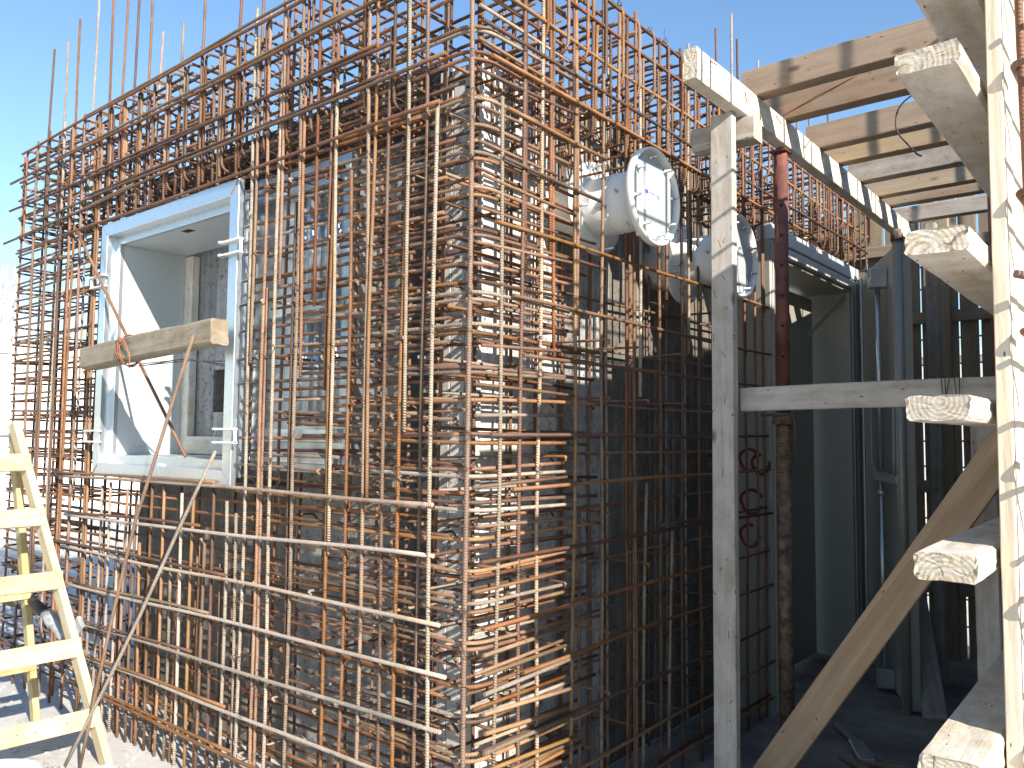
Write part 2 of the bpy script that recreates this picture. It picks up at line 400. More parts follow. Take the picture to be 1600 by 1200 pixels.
def boxobj(name, lo, hi, mat, parent=None, bev=0.003, mat4=None):
    mb = MB(); mb.box(lo, hi, 0, mat4, bev); return mb.build(name, mat, parent)
def fillet(pts, rad, n=5, closed=False):
    pts = [Vector(p) for p in pts]; out = []; N = len(pts)
    for i, p in enumerate(pts):
        if not closed and i in (0, N-1): out.append(p); continue
        a = (pts[i-1]-p); b = (pts[(i+1) % N]-p)
        r = min(rad, a.length*0.45, b.length*0.45)
        pa = p + a.normalized()*r; pb = p + b.normalized()*r
        for k in range(n+1):
            t = k/n; out.append(pa*(1-t)**2 + p*2*t*(1-t) + pb*t*t)
    return out
def subdiv(pts, step, amp, seed_amp=None):
    """break long straights and add gentle crookedness"""
    out = []; ph = [rnd.random()*6.28 for _ in range(6)]; d = 0.0
    pts = [Vector(p) for p in pts]
    for i in range(len(pts)-1):
        L = (pts[i+1]-pts[i]).length; k = max(1, int(L/step))
        for j in range(k): out.append((pts[i].lerp(pts[i+1], j/k), d + L*j/k))
        d += L
    out.append((pts[-1], d))
    res = []
    for p, s in out:
        res.append(p + Vector([amp*(math.sin(s*2.3+ph[q]) + 0.5*math.sin(s*5.1+ph[q+3])) for q in range(3)]))
    return res
def bar(name, pts, r=0.006, mat=None, parent=None, amp=0.004, sides=8, step=0.16):
    mb = MB(); mb.tube(subdiv(pts, step, amp), r, sides)
    return mb.build(name, mat or rnd.choice(BARS), parent)
J = lambda a: rnd.uniform(-a, a)

# ================================================================ SETTING
mb = MB(); mb.v = [Vector((-150, -150, 0)), Vector((150, -150, 0)), Vector((150, 150, 0)), Vector((-150, 150, 0))]
mb.face([0, 1, 2, 3], [(0, 0), (1, 0), (1, 1), (0, 1)], 0, False)
tag(mb.build('ground', 'ground'), kind='structure')

tag(boxobj('passage_floor_shade', (-0.26, 0.95, -0.05), (1.30, 4.1, 0.004), 'floor_shade', None, 0), kind='structure')  # dark sheet added over the ground, paints the passage shade

# ================================================================ INNER FORMWORK
YF, XF = 0.315, -0.275          # outer faces of the inner shuttering
ff = thing('shuttering_wall', 'dark film plywood shuttering behind the front rebar cage, round the window', 'formwork')
def panel(x0, x1, z0, z1, mat, y=YF, par=ff, name='plywood_panel'):
    return boxobj(name, (x0+.001, y, z0), (x1-.001, y+0.021, z1), mat, par, 0.0015)
panel(-2.62, -1.95, 0, 1.12, 'ply_dark'); panel(-1.95, -1.27, 0, 1.13, 'ply_dark')
panel(-2.62, -1.95, 2.39, 2.70, 'ply_black'); panel(-1.95, -1.27, 2.39, 2.705, 'ply_black')
panel(-1.27, -0.93, 0, 2.45, 'ply_grey'); panel(-0.93, -0.66, 0, 2.44, 'ply_grey'); panel(-0.66, -0.455, 0, 2.45, 'ply_black')
panel(-1.27, -0.86, 2.453, 2.715, 'ply_black'); panel(-0.86, -0.455, 2.453, 2.71, 'ply_black')
for x0, x1 in ((-0.452, -0.385), (-0.384, -0.318), (-0.317, -0.262)):
    boxobj('corner_board', (x0, YF-0.01+J(.002), 0), (x1-.002, YF+0.02, 2.68+J(.02)), 'ply_pale', ff, 0.002)
for xs in (-0.66, -0.93):
    timber('stud', (xs, YF+0.05, 0), (xs, YF+0.05, 2.66), 0.05, 0.05, 'wood_weathered', ff, (0, 1, 0), rough=0.001)
sf = thing('shuttering_wall', 'cement-stained plywood and board shuttering behind the side rebar cage with the pipes', 'formwork')
y = YF+0.001; k = 0
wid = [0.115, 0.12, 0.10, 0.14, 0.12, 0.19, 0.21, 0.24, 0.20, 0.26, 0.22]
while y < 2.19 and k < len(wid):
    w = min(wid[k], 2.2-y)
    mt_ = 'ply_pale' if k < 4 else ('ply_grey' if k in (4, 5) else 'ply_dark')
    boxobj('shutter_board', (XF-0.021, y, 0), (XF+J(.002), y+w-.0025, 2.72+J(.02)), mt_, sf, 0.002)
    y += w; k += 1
boxobj('shutter_board', (XF-0.021, 2.2, 2.44), (XF, 4.1, 2.72), 'ply_grey', sf, 0.002)
boxobj('unseen_shade_deck', (-2.6, YF+0.03, 2.655), (XF-0.03, 4.0, 2.676), 'ply_black', sf, 0.002)  # unseen deck added over the room to keep its interior dark
for yy in (0.8, 1.5):
    timber('top_batten', (XF-0.05, YF+0.05+yy-.8, 2.70), (XF-0.05, YF+0.65+yy-.8, 2.70), 0.045, 0.05, 'wood_weathered', sf, rough=0.001)

# ================================================================ REBAR CAGE: FRONT WALL
fc = thing('rebar_cage', 'rusty rebar cage of the front wall surrounding the steel window frame', 'rebar cage')
WX0, WX1, WZ0, WZ1 = -2.445, -1.25, 1.145, 2.357     # window frame opening
def vbar(x, z0, z1, yv=0.0, mat=None, r=0.0065, lean=None, par=fc, nm='vertical_bar'):
    l = J(0.012) if lean is None else lean
    bar(nm, [(x, yv, z0), (x+l, yv+J(.006), z1)], r, mat, par, 0.003)
def hbar(x0, x1, z, yv=0.0, mat=None, r=0.0062, dz=None, par=fc, nm='horizontal_bar'):
    bar(nm, [(x0, yv+J(.004), z), (x1, yv+J(.004), z+(J(.012) if dz is None else dz))], r, mat, par, 0.0035)
# outer verticals, right of the window
pale, och, ru, dk = 'rust_pale', 'rust_ochre', 'rust', 'rust_dark'
for x, z1, mt_ in ((-1.157, 3.02, pale), (-1.065, 2.98, ru), (-0.993, 3.1, pale), (-0.858, 3.05, pale), (-0.667, 3.02, ru), (-0.475, 2.98, och), (-0.311, 3.0, ru)):
    vbar(x, 0.0, z1, -0.001, mt_, 0.0064)
vbar(-0.154, 0.0, 2.37, -0.012, pale, 0.0064, -0.004); vbar(0.0, 0.35, 2.4, 0.115, 'rust_white', 0.0062, 0.002); vbar(-0.016, 0.02, 3.06, 0.0, och, 0.0074, -0.004)
for x, z0, z1, mt_ in ((-1.137, 1.62, 2.9, och), (-1.048, 0.0, 1.9, ru), (-0.972, 1.9, 3.0, och), (-0.838, 1.55, 2.98, och), (-0.646, 0.95, 2.6, pale), (-0.456, 1.12, 2.95, och), (-0.292, 1.36, 2.9, pale), (-0.69, 1.5, 3.0, ru), (-0.88, 0, 2.2, dk), (-0.57, 0.0, 2.25, ru), (-0.39, 0, 2.7, dk), (-0.22, 0, 2.96, dk), (-0.76, 1.8, 2.99, ru), (-1.20, 0.0, 1.05, pale)):
    vbar(x, z0, z1, 0.002+J(.004), mt_, 0.0060)
# left of the window
for x in (-3.30, -3.14, -2.965, -2.82, -2.68, -2.52):
    vbar(x, 0.0, 2.98+J(.03), 0.0, rnd.choice([ru, och, pale, dk]), 0.0072)
    if rnd.random() < 0.75: vbar(x+0.019, rnd.uniform(0, 1.2), rnd.uniform(2.3, 2.95), 0.001, rnd.choice([ru, dk]))
vbar(-3.565, 0.0, 2.95, 0.03, ru); vbar(-3.555, 0.0, 2.93, 0.25, dk)
# above and below the window
for i in range(9):
    x = -2.40 + i*0.138 + J(.012)
    vbar(x, 2.37, 2.97+J(.03), 0.004, rnd.choice(BARS), 0.007)
    vbar(x+0.016, 2.4, 2.9, 0.006, rnd.choice([ru, dk, och]), 0.0065)
    if i % 2: vbar(x-0.05, 2.38, 2.8+J(.1), 0.006, rnd.choice([ru, dk]))
for i in range(15):
    x = -2.44 + i*0.083 + J(.008)
    vbar(x, 0.0, 1.11+J(.02) if i % 3 else 0.86+J(.06), 0.004+J(.004), rnd.choice([pale, ru, 'rust_white', och, dk, 'rust_white']), 0.0066)
    if i % 2: vbar(x+0.03, 0.0, rnd.uniform(.55, .95), 0.02, rnd.choice([ru, dk, och]))
# tall starter bars standing above the wall
for x, z1 in ((-3.35, 3.53), (-3.16, 3.52), (-3.0, 3.59), (-2.79, 3.66), (-2.6, 3.62), (-2.45, 3.6), (-2.32, 3.62), (-2.15, 3.5), (-2.08, 3.23), (-1.865, 3.21), (-1.69, 3.36), (-1.42, 3.3), (-1.24, 3.5), (-1.02, 3.4), (-0.62, 3.3), (-.2, 3.3)):
    vbar(x, 1.0 if not (WX0 < x < WX1) else 2.38, z1, 0.055, rnd.choice([dk, pale, ru, dk]), 0.0062, 0.03+J(.02), nm='starter_bar')
# rows: bent corner bars on the 10 cm grid, legs on both faces
rows = [0.11 + i*0.1035 for i in range(28)]
for i, z in enumerate(rows):
    zz = z + J(.006)
    la = rnd.uniform(0.5, 0.85); lb = (rnd.uniform(0.45, 0.74) if i % 3 else 0.72) if not 2.02 < z < 2.42 else rnd.uniform(.38, .58)
    pts = [(-la, 0.013, zz+J(.01)), (-0.013, 0.013, zz), (-0.013, lb, zz+J(.01))]
    bar('corner_bar', fillet(pts, 0.085, 6), 0.0062, rnd.choice([ru, ru, och, dk]), fc, 0.003, step=0.12)
    if i % 4 != 1:
        la = rnd.uniform(0.35, 0.8); lb = rnd.uniform(0.45, 0.56)
        z3 = zz + rnd.choice([-0.02, 0.019, 0.022])
        pts = [(-la, 0.014, z3+J(.01)), (-0.004, 0.006, z3), (-0.008, lb, z3+J(.012))]
        bar('corner_bar', fillet(pts, 0.085, 6), 0.006, rnd.choice([ru, pale, och, pale]), fc, 0.0035, step=0.12)
# straight rows lapped with them
for i, z in enumerate(rows):
    inwin = 1.12 < z < 2.37
    if inwin:
        hbar(-1.235, -0.16+J(.12), z-0.02+J(.008), 0.015, rnd.choice([ru, ru, dk, och]), dz=J(.02))
        if i % 2: hbar(-1.23, rnd.uniform(-.75, -.4), z+0.018, 0.017, rnd.choice([ru, dk, pale]), dz=J(.02))
        elif i % 4 == 0: hbar(rnd.uniform(-.95, -.8), -0.22, z+0.035+J(.01), 0.02, rnd.choice([och, pale]), dz=J(.03))
    elif z >= 2.37:
        hbar(-3.58, -1.6+J(.2), z-0.01, 0.014, rnd.choice([ru, dk])); hbar(-1.9+J(.2), -0.2+J(.1), z-0.025, 0.014, rnd.choice([ru, dk]))
    elif i % 2:
        hbar(-3.58, -0.3+J(.15), z-0.015, 0.014, rnd.choice([ru, dk, och])); hbar(-1.15+J(.15), -0.18+J(.1), z+0.01, 0.016, rnd.choice([ru, dk]))
for i, z in enumerate(rows):
    if 1.12 < z < 2.40:
        hbar(-1.22+rnd.uniform(0, .25), -0.12+J(.1), z+0.05+J(.015), 0.03+J(.01), rnd.choice([ru, dk, ru]), 0.0056, J(.025))
        hbar(rnd.uniform(-.9, -.55), -0.05+J(.05), z+0.028+J(.012), 0.022, rnd.choice([ru, dk, och]), 0.0056, J(.03))
        hbar(-3.56, -2.46, z+0.012+J(.01), 0.016, rnd.choice([ru, dk]), 0.0056, J(.02)); hbar(-3.5, -2.5+J(.1), z+0.05+J(.02), 0.245, rnd.choice([ru, dk]), 0.0056, J(.05))
    elif z < 1.12:
        hbar(-1.25+J(.2), -0.12+J(.08), z+0.045+J(.015), 0.024+J(.01), rnd.choice([ru, dk, ru]), 0.0056, J(.03))
        hbar(-3.56, -2.0+J(.4), z+0.02+J(.01), 0.02, rnd.choice([ru, dk]), 0.0056, J(.02))
# hairpins closing the free left end
for i in range(28):
    z = 0.08 + i*0.1035 + J(.008)
    l1, l2 = rnd.uniform(0.55, 1.08), rnd.uniform(0.5, 1.0)
    pts = [(-3.585+l1, 0.012, z+J(.015)), (-3.585, 0.012, z), (-3.585, 0.262, z+J(.01)), (-3.585+l2, 0.262, z+J(.02))]
    bar('hairpin_bar', fillet(pts, 0.05, 5), 0.006, rnd.choice([ru, ru, dk, och]), fc, 0.003, step=0.12)
    if i % 4 != 2:
        pts = [(-3.56+l2, 0.016, z+.02), (-3.57, 0.016, z+.018), (-3.57, 0.258, z+0.022), (-3.57+l1, 0.258, z+0.02)]
        bar('hairpin_bar', fillet(pts, 0.05, 5), 0.006, rnd.choice([ru, dk]), fc, 0.003, step=0.12)
# outermost long horizontals
for z, x0, x1, mt_, dz in ((2.94, -3.50, 0.0, ru, .004), (2.788, -3.64, -0.12, dk, .006), (2.625, -3.62, -0.35, dk, .002), (2.513, -3.3, -0.11, ru, .004), (2.45, -3.70, -1.75, dk, .04), (2.372, -2.9, -0.135, dk, -.002)):
    hbar(x0, x1, z, -0.015, mt_, 0.0066, dz)
    if z > 2.38: hbar(x0+rnd.uniform(.3, 1.2), x1-rnd.uniform(0, .5), z+0.017, -0.013, rnd.choice([pale, dk, ru]), 0.006, dz)
for z, x0, x1, mt_, dz in ((1.133, -2.78, -0.145, pale, .014), (0.94, -2.7, -0.14, 'rust_white', .05), (0.788, -2.72, -0.105, 'rust_white', .008), (0.612, -2.68, -0.08, 'rust_white', .042), (0.44, -2.62, -0.1, pale, .055), (0.295, -2.5, -0.03, 'rust_white', .03), (0.145, -2.4, -0.1, och, .02)):
    hbar(x0, x1, z, -0.016, mt_, 0.0068, dz)
    hbar(x0+J(.25), rnd.uniform(-1.5, -1.1), z+0.018, -0.014, rnd.choice([och, ru, dk]), 0.0062, dz*.5)
# inner layer
x = -3.5
while x < -0.25:
    win = WX0-0.02 < x < WX1+0.02
    for z0, z1 in (((0, 1.1), (2.38, 2.95)) if win else ((0, 2.95+J(.05)),)):
        vbar(x+J(.01), z0, z1, 0.262+J(.006), rnd.choice([ru, dk, dk]), 0.0062)
    x += 0.155
for i, z in enumerate(rows):
    if True:
        if 1.12 < z < 2.37: hbar(-1.235, -0.03, z+J(.01), 0.25, rnd.choice([ru, dk]), 0.006)
        else: hbar(-3.55, -0.03+J(.02), z+J(.01), 0.25, rnd.choice([ru, dk]), 0.006)
# ring-beam stirrups over the front wall
x = -3.45
while x < -0.33:
    zb = 2.43 + J(.02)
    pts = fillet([(x, 0.0, zb), (x, 0.0, 2.955), (x, 0.265, 2.955), (x, 0.265, zb)], 0.035, 4, True)
    mb = MB(); mb.tube(pts, 0.0055, 8, closed=True); mb.build('stirrup', rnd.choice([ru, dk, dk]), fc)
    x += 0.147
# straight links across the ring beam, level by level
for z in (2.46, 2.56, 2.665, 2.77, 2.87, 2.945):
    x = -3.42
    while x < -0.3:
        if rnd.random() < .85: bar('cross_link', [(x+J(.02), -0.006, z+J(.015)), (x+J(.02), 0.285, z+J(.015))], 0.0052, rnd.choice([ru, dk, dk]), fc, .001, 6)
        x += 0.15
# cross ties through the wall
for z in [0.2 + 0.207*i for i in range(13)]:
    for x in (-3.35, -3.2, -3.05, -2.9, -2.75, -2.6, -1.1, -0.9, -0.7, -0.5, -0.32):
        if rnd.random() < 0.58:
            xx = x + J(.04); zz = z + J(.03)
            pts = [(xx+.004, 0.004, zz-.016), (xx, -0.010, zz), (xx, 0.275, zz+J(.012)), (xx+.03, 0.272, zz-.03)]
            bar('cross_tie', fillet(pts, 0.015, 3), 0.0048, rnd.choice([ru, dk, pale]), fc, 0.001, 6)

# ================================================================ REBAR CAGE: SIDE WALL
sc_ = thing('rebar_cage', 'rusty rebar cage of the side wall carrying the two white pipes', 'rebar cage')
def vb2(y, z0, z1, xv=0.0, mat=None, r=0.0065, lean=None, nm='vertical_bar'):
    l = J(0.012) if lean is None else lean
    bar(nm, [(xv, y, z0), (xv+J(.006), y+l, z1)], r, mat, sc_, 0.003)
def hb2(y0, y1, z, xv=0.0, mat=None, r=0.0062, dz=None):
    bar('horizontal_bar', [(xv+J(.004), y0, z), (xv+J(.004), y1, z+(J(.012) if dz is None else dz))], r, mat, sc_, 0.0035)
for y, z0, z1, mt_ in ((0.222, 0, 2.96, ru), (0.315, 0, 3.02, pale), (0.374, 1.95, 2.98, ru), (0.505, 0, 2.99, och), (0.617, 2.42, 3.0, ru), (0.683, 0, 3.01, ru), (0.79, 2.44, 2.94, och), (0.857, 0.0, 2.95, dk), (0.917, 0, 3.0, dk), (0.955, 1.5, 2.97, pale), (1.104, 0, 2.98, dk), (1.16, 1.9, 2.96, ru), (1.286, 0.0, 3.0, dk), (1.36, 1.7, 3.05, pale), (1.45, 0, 3.0, ru), (1.61, 0, 2.95, dk), (1.72, 1.3, 3.0, pale), (1.80, 0, 3.0, ru), (1.93, 0, 2.95, dk), (2.06, 0, 2.98, ru), (2.15, 0, 3.0, ru)):
    vb2(y, z0, z1, 0.0, mt_, 0.0066)
    if rnd.random() < 0.5: vb2(y+0.018, rnd.uniform(1.6, 2.1) if not .6 < y < 1.0 else 2.45, rnd.uniform(2.8, 3.0), -0.002, rnd.choice(BARS))
for y in (0.60, 0.96, 1.02, 1.22): vb2(y, 0.0, rnd.uniform(.75, 1.25), -0.03, rnd.choice([pale, dk, 'rust_pale']), 0.0066, J(.05))
y = 2.32
while y < 4.2:
    vb2(y, 2.47, 2.97+J(.05), 0.0, rnd.choice([ru, dk, dk])); vb2(y+.07, 2.47, 2.95, -0.255, rnd.choice([ru, dk])); 
    if rnd.random() < .6: vb2(y+0.02, 2.47, 2.9, 0.004, dk)
    y += 0.135
# long rows
for z in (2.361, 2.192, 2.0, 1.781, 1.60, 1.36, 1.19, 0.991, 0.797, 0.63, 0.44, 0.26, 0.1):
    hb2(-0.02+rnd.uniform(.02, .25), (2.18 if not 2.1 < z < 2.4 else .655)+J(.03), z+J(.01), 0.014, rnd.choice([ru, dk, dk, och]), 0.0064)
    if rnd.random() < .4 and not 1.9 < z < 2.4: hb2(0.9+J(.3), 2.15, z+0.018, 0.012, dk)
for z in (2.6, 2.72, 2.85, 2.96):
    hb2(0.02, 4.2, z, 0.006, rnd.choice([ru, dk, och]), 0.0066, 0.0); hb2(0.02, 4.2, z+J(.01), -0.262, rnd.choice([ru, dk]), 0.0066, 0.0)
hb2(0.05, 2.9, 2.50, 0.016, och, 0.0066, 0.0)
# inner layer, its rows run on into the corner
for i, z in enumerate(rows):
    if z < 2.42: hb2(0.02+J(.02), (2.15 if i % 2 else 0.85+J(.1)) if not 2.0 < z < 2.42 else .64, z+0.03+J(.012), -0.235, rnd.choice([ru, pale, dk, pale]), 0.006)
    if i % 2 == 0 and z < 2.4: hb2(0.03+J(.03), 0.7+J(.1), z-0.02+J(.01), -0.16+J(.03), rnd.choice([och, pale, ru]), 0.006)
y = 0.3
while y < 2.15:
    vb2(y+J(.02), 0, 2.93+J(.06), -0.25, rnd.choice([ru, dk, pale, dk]), 0.0062); y += 0.165
for y, z1 in ((0.55, 3.25), (1.98, 3.42), (2.12, 3.55), (2.30, 3.5), (2.52, 3.45), (2.75, 3.5), (2.95, 3.4), (3.15, 3.5), (3.35, 3.45), (3.6, 3.5), (3.8, 3.45)):
    vb2(y, 2.5, z1, -0.14+J(.05), rnd.choice([dk, pale, dk]), 0.0062, J(.01), 'starter_bar')
y = 0.33
while y < 4.15:
    zb = 2.67+J(.02); xo = 0.016
    pts = fillet([(xo, y, zb), (xo, y, 2.985), (-0.275, y, 2.985), (-0.275, y, zb)], 0.05, 5, True)
    mb = MB(); mb.tube(pts, 0.0062, 8, closed=True); mb.build('stirrup', rnd.choice([ru, ru, dk]), sc_)
    if y < 2.2 or rnd.random() < .6:
        pts = fillet([(0.004, y+.05, 2.42), (0.004, y+.05, 2.86), (-0.265, y+.05, 2.86), (-0.265, y+.05, 2.42)], 0.04, 4, True)
        if y > 2.15: pts = [p + Vector((0, 0, 0.06)) for p in pts]
        mb = MB(); mb.tube(pts, 0.0056, 8, closed=True); mb.build('stirrup', rnd.choice([ru, dk, dk]), sc_)
    y += 0.118
for z in (2.55, 2.63, 2.76, 2.90):
    y = 0.28
    while y < 4.1:
        if rnd.random() < .7: bar('cross_link', [(0.012, y+J(.02), z+J(.015)), (-0.285, y+J(.02), z+J(.015))], 0.0052, rnd.choice([ru, dk, dk]), sc_, .001, 6)
        y += 0.15
for z in [0.25 + 0.207*i for i in range(12)]:
    for y in (0.45, 0.72, 1.0, 1.3, 1.6):
        if rnd.random() < .6 and not (1.8 < z < 2.3 and y < 1.4):
            pts = [(0.004, y+.004, z-.016), (0.012, y, z), (-0.265, y, z+J(.01)), (-0.262, y+.03, z-.03)]
            bar('cross_tie', fillet(pts, 0.015, 3), 0.0048, rnd.choice([ru, dk, och]), sc_, 0.001, 6)
for i, z in enumerate(rows):
    if z < 2.6 and rnd.random() < .8: hb2(0.015+J(.015), rnd.uniform(.4, .56), z+0.05+J(.015), 0.004+J(.006), rnd.choice([ru, och, dk, pale]), 0.0056, J(.025))
    if z < 2.5 and rnd.random() < .6: hb2(0.05+J(.03), rnd.uniform(.5, .75), z-0.03+J(.01), -0.05+J(.03), rnd.choice([ru, dk]), 0.0054, J(.03))
# bars bunched out of the corner, low down
for i in range(9):
    z = 0.72 - i*0.055 + J(.01)
    hb2(0.04, rnd.uniform(.42, .56), z, 0.018+J(.006), rnd.choice([och, och, pale, ru]), 0.0066, J(.03))

def wire_knots(cage, spots, mat='wire'):
    mb = MB()
    for p in spots:
        p = Vector(p)
        n = rnd.randint(7, 10); rr = rnd.uniform(0.009, 0.014); ax = Vector((J(1), J(1), J(1))).normalized()
        a = ax.orthogonal().normalized(); b_ = ax.cross(a)
        pts = [p + (a*math.cos(k*0.9)+b_*math.sin(k*0.9))*rr + ax*(k-n/2)*0.002 for k in range(n)]
        tail = pts[-1] + Vector((J(.03), -0.012+J(.015), J(.03)))
        pts += [pts[-1].lerp(tail, .5) + Vector((J(.006), J(.006), J(.006))), tail]
        mb.tube(pts, 0.0012, 3, False)
        if rnd.random() < .35:
            t2 = p + Vector((J(.06), -0.015+J(.02), J(.06)))
            mb.tube([p, p.lerp(t2, .5)+Vector((J(.02), J(.01), J(.02))), t2], 0.0008, 3, False)
    return tag(mb.build('tie_wire', mat, cage), kind='stuff')
sp = []
for _ in range(460):
    z = rnd.choice(rows)+J(.01); x = rnd.choice([-0.016, -0.154, -0.311, -0.475, -0.667, -0.858, -0.993, -1.157, -2.52, -2.68, -2.82, -2.965, -3.14, -3.3])
    sp.append((x, -0.004, z))
for _ in range(60): sp.append((rnd.uniform(-2.4, -.1), -0.01, rnd.choice((1.133, .94, .79, .62, .44, .3))))
wire_knots(fc, sp)
wire_knots(sc_, [(0.006, rnd.choice([.222, .315, .505, .683, .857, .917, 1.104, 1.286]), rnd.choice(rows)+J(.01)) for _ in range(140)] + [(0, .33+.118*rnd.randint(0, 30), 2.985) for _ in range(25)])

# ================================================================ STEEL WINDOW FRAME
wf = thing('window_frame', 'galvanised steel square window frame held in the rebar cage', 'window frame')
def ring(name, x0, x1, z0, z1, w, y0, y1, mat='galv'):
    """four mitred members"""
    o = [(x0, z0), (x1, z0), (x1, z1), (x0, z1)]; i_ = [(x0+w, z0+w), (x1-w, z0+w), (x1-w, z1-w), (x0+w, z1-w)]
    for k in range(4):
        k2 = (k+1) % 4; mb = MB()
        e = 0.0006
        q = [o[k], o[k2], i_[k2], i_[k]]
        cx = sum(p[0] for p in q)/4; cz = sum(p[1] for p in q)/4
        q = [(p[0]+(cx-p[0])*e, p[1]+(cz-p[1])*e) for p in q]
        mb.v = [Vector((p[0], yy, p[1])) for yy in (y0, y1) for p in q]
        for f in ((0, 1, 2, 3), (7, 6, 5, 4), (0, 4, 5, 1), (1, 5, 6, 2), (2, 6, 7, 3), (3, 7, 4, 0)): mb.face(list(f), None, 0, False)
        ob = mb.build(name, mat, wf)
        bv = ob.modifiers.new('bevel', 'BEVEL'); bv.width = 0.002; bv.segments = 2
ring('frame_member', WX0, WX1, WZ0, WZ1, 0.062, -0.005, 0.02)
ring('rebate_member', WX0+.03, WX1-.03, WZ0+.03, WZ1-.03, 0.07, 0.040, 0.062)
ring('rebate_lining', WX0+.056, WX1-.056, WZ0+.056, WZ1-.056, 0.003, 0.018, 0.041)
ring('reveal_sheet', WX0+.094, WX1-.094, WZ0+.094, WZ1-.094, 0.004, 0.0605, 0.375, 'galv_sheet')
def lug(x, z, sx):
    mb = MB()
    for dz in (0.0, 0.052):
        mb.box((min(x, x+sx*0.135), -0.027, z+dz-.004), (max(x, x+sx*0.135), -0.007, z+dz+.004), 0, None, 0.001)
        c = (x, -0.017, z+dz)
        mb.lathe([(-.004, .007), (-.004, .017), (.004, .017), (.004, .007), (-.004, .007)], c, 'z', 20)
    mb.box((x+sx*0.128, -0.023, z-.002), (x+sx*0.135, -0.011, z+.054), 0, None, 0.001)
    mb.build('hinge_lug', 'white_paint', wf)
lug(-1.338, 2.055, 1); lug(-1.338, 1.315, 1); lug(-2.372, 2.05, -1); lug(-2.372, 1.305, -1)
for x, z in ((WX0+.028, WZ0+.028), (WX1-.03, WZ1-.03)):
    boxobj('weld_patch', (-.004, -0.0062, -.034), (.004, -0.0045, .034), 'weld', wf, 0, Matrix.Translation((x, 0, z)) @ Matrix.Rotation(R(45), 4, 'Y'))
boxobj('latch_slot', (-1.87, 0.09, 2.2585), (-1.80, 0.125, 2.2595), 'black', wf, 0)
boxobj('anchor_plate', (-1.90, 0.036, 1.195), (-1.84, 0.0395, 1.215), 'white_paint', wf, 0.001)
# shutter pocket to the right of the opening
pk = boxobj('shutter_pocket', (WX1-.085, 0.135, WZ0+.06), (-0.74, 0.30, 2.40), 'galv', wf, 0.004)
for z in (1.24, 1.32, 1.80, 2.28):
    boxobj('stiffener', (WX1+.004, 0.098, z), (-0.76, 0.1345, z+0.05), 'galv', pk, 0.003)
for x in (-1.02, -0.955, -0.905, -0.855, -0.80):
    mb = MB(); mb.tube([(x, 0.132, 1.38), (x, 0.132, 1.79)], 0.014, 8); mb.tube([(x, 0.132, 1.86), (x, 0.132, 2.27)], 0.014, 8); mb.build('corrugation', 'galv', pk)
# shuttering seen through the opening
ws = thing('window_shutter', 'grey plywood shutter with a square hole seen through the window opening', 'formwork')
boxobj('plywood_sheet', (-2.46, 0.43, 1.05), (-2.132, 0.45, 2.42), 'ply_board', ws, 0.002)
boxobj('plywood_sheet', (-1.92, 0.43, 1.05), (-1.18, 0.45, 2.42), 'ply_board', ws, 0.002)
boxobj('plywood_sheet', (-2.13, 0.43, 1.665), (-1.922, 0.45, 2.42), 'ply_board', ws, 0.002)
boxobj('plywood_sheet', (-2.13, 0.43, 1.05), (-1.922, 0.45, 1.455), 'ply_board', ws, 0.002)
boxobj('hole_lining', (-2.145, 0.452, 1.44), (-2.132, 0.53, 1.68), 'wood_old', ws, 0.002)
boxobj('hole_shade_sheet', (-2.30, 0.56, 1.34), (-1.75, 0.58, 1.72), 'black', ws, 0.002)  # black sheet behind the hole, paints the dark of the interior
timber('batten', (-2.332, 0.405, 1.25), (-2.332, 0.405, 2.255), 0.085, 0.045, 'wood_cement', ws, (0, 1, 0), rough=0.0008)
timber('batten', (-2.285, 0.40, 1.290), (-1.36, 0.40, 1.290), 0.045, 0.088, 'wood_cement', ws, (0, 0, 1), rough=0.0008)

# timber lashed across the window
tag(timber('lashed_timber', (-2.292, -0.105, 1.685), (-1.168, -0.115, 1.728), 0.075, 0.098, 'wood_old', None, endm='wood_old', rough=0.003, bev=0.008, end_rough=0.003, bow=0.004),
    'weathered square timber lashed across the front of the window frame', 'timber')
mb = MB()
for q in range(4):
    cx = -1.90 + q*0.007; rz = .062+q*.003
    pts = [(cx+.012*math.sin(a*1.3+q), -0.11 + .049*math.cos(a)*1.05, 1.70 + rz*math.sin(a)) for a in [k*0.42 for k in range(16)]]
    mb.tube(pts, 0.0021, 5, True)
for q in range(3):
    pts = [(-1.905+.01*q, -0.158, 1.69), (-1.885, -0.166, 1.735+.01*q), (-1.85+.01*q, -0.165, 1.742), (-1.80+.012*q, -0.16, 1.70-.02*q), (-1.785, -0.158, 1.655-.02*q)]
    mb.tube(subdiv(fillet(pts, .02), .02, .001), 0.002, 5, True)
tw = mb.build('tie_wire', 'wire_rust')
tag(tw, 'rusty twisted wire loop wrapped round the timber across the window', 'wire')
mb = MB()
for q in range(3):
    mb.tube(subdiv([(-1.90, -0.06+.01*q, 1.645), (-1.60, 0.0, 1.655+.006*q), (-1.35, 0.08+.01*q, 1.64-.014*q), (-1.27, 0.2, 1.62+.01*q)], .05, .004), 0.002, 5)
tag(mb.build('lashing_wire', 'wire'), 'thin dark wires running from the lashed timber to the window jamb', 'wire')

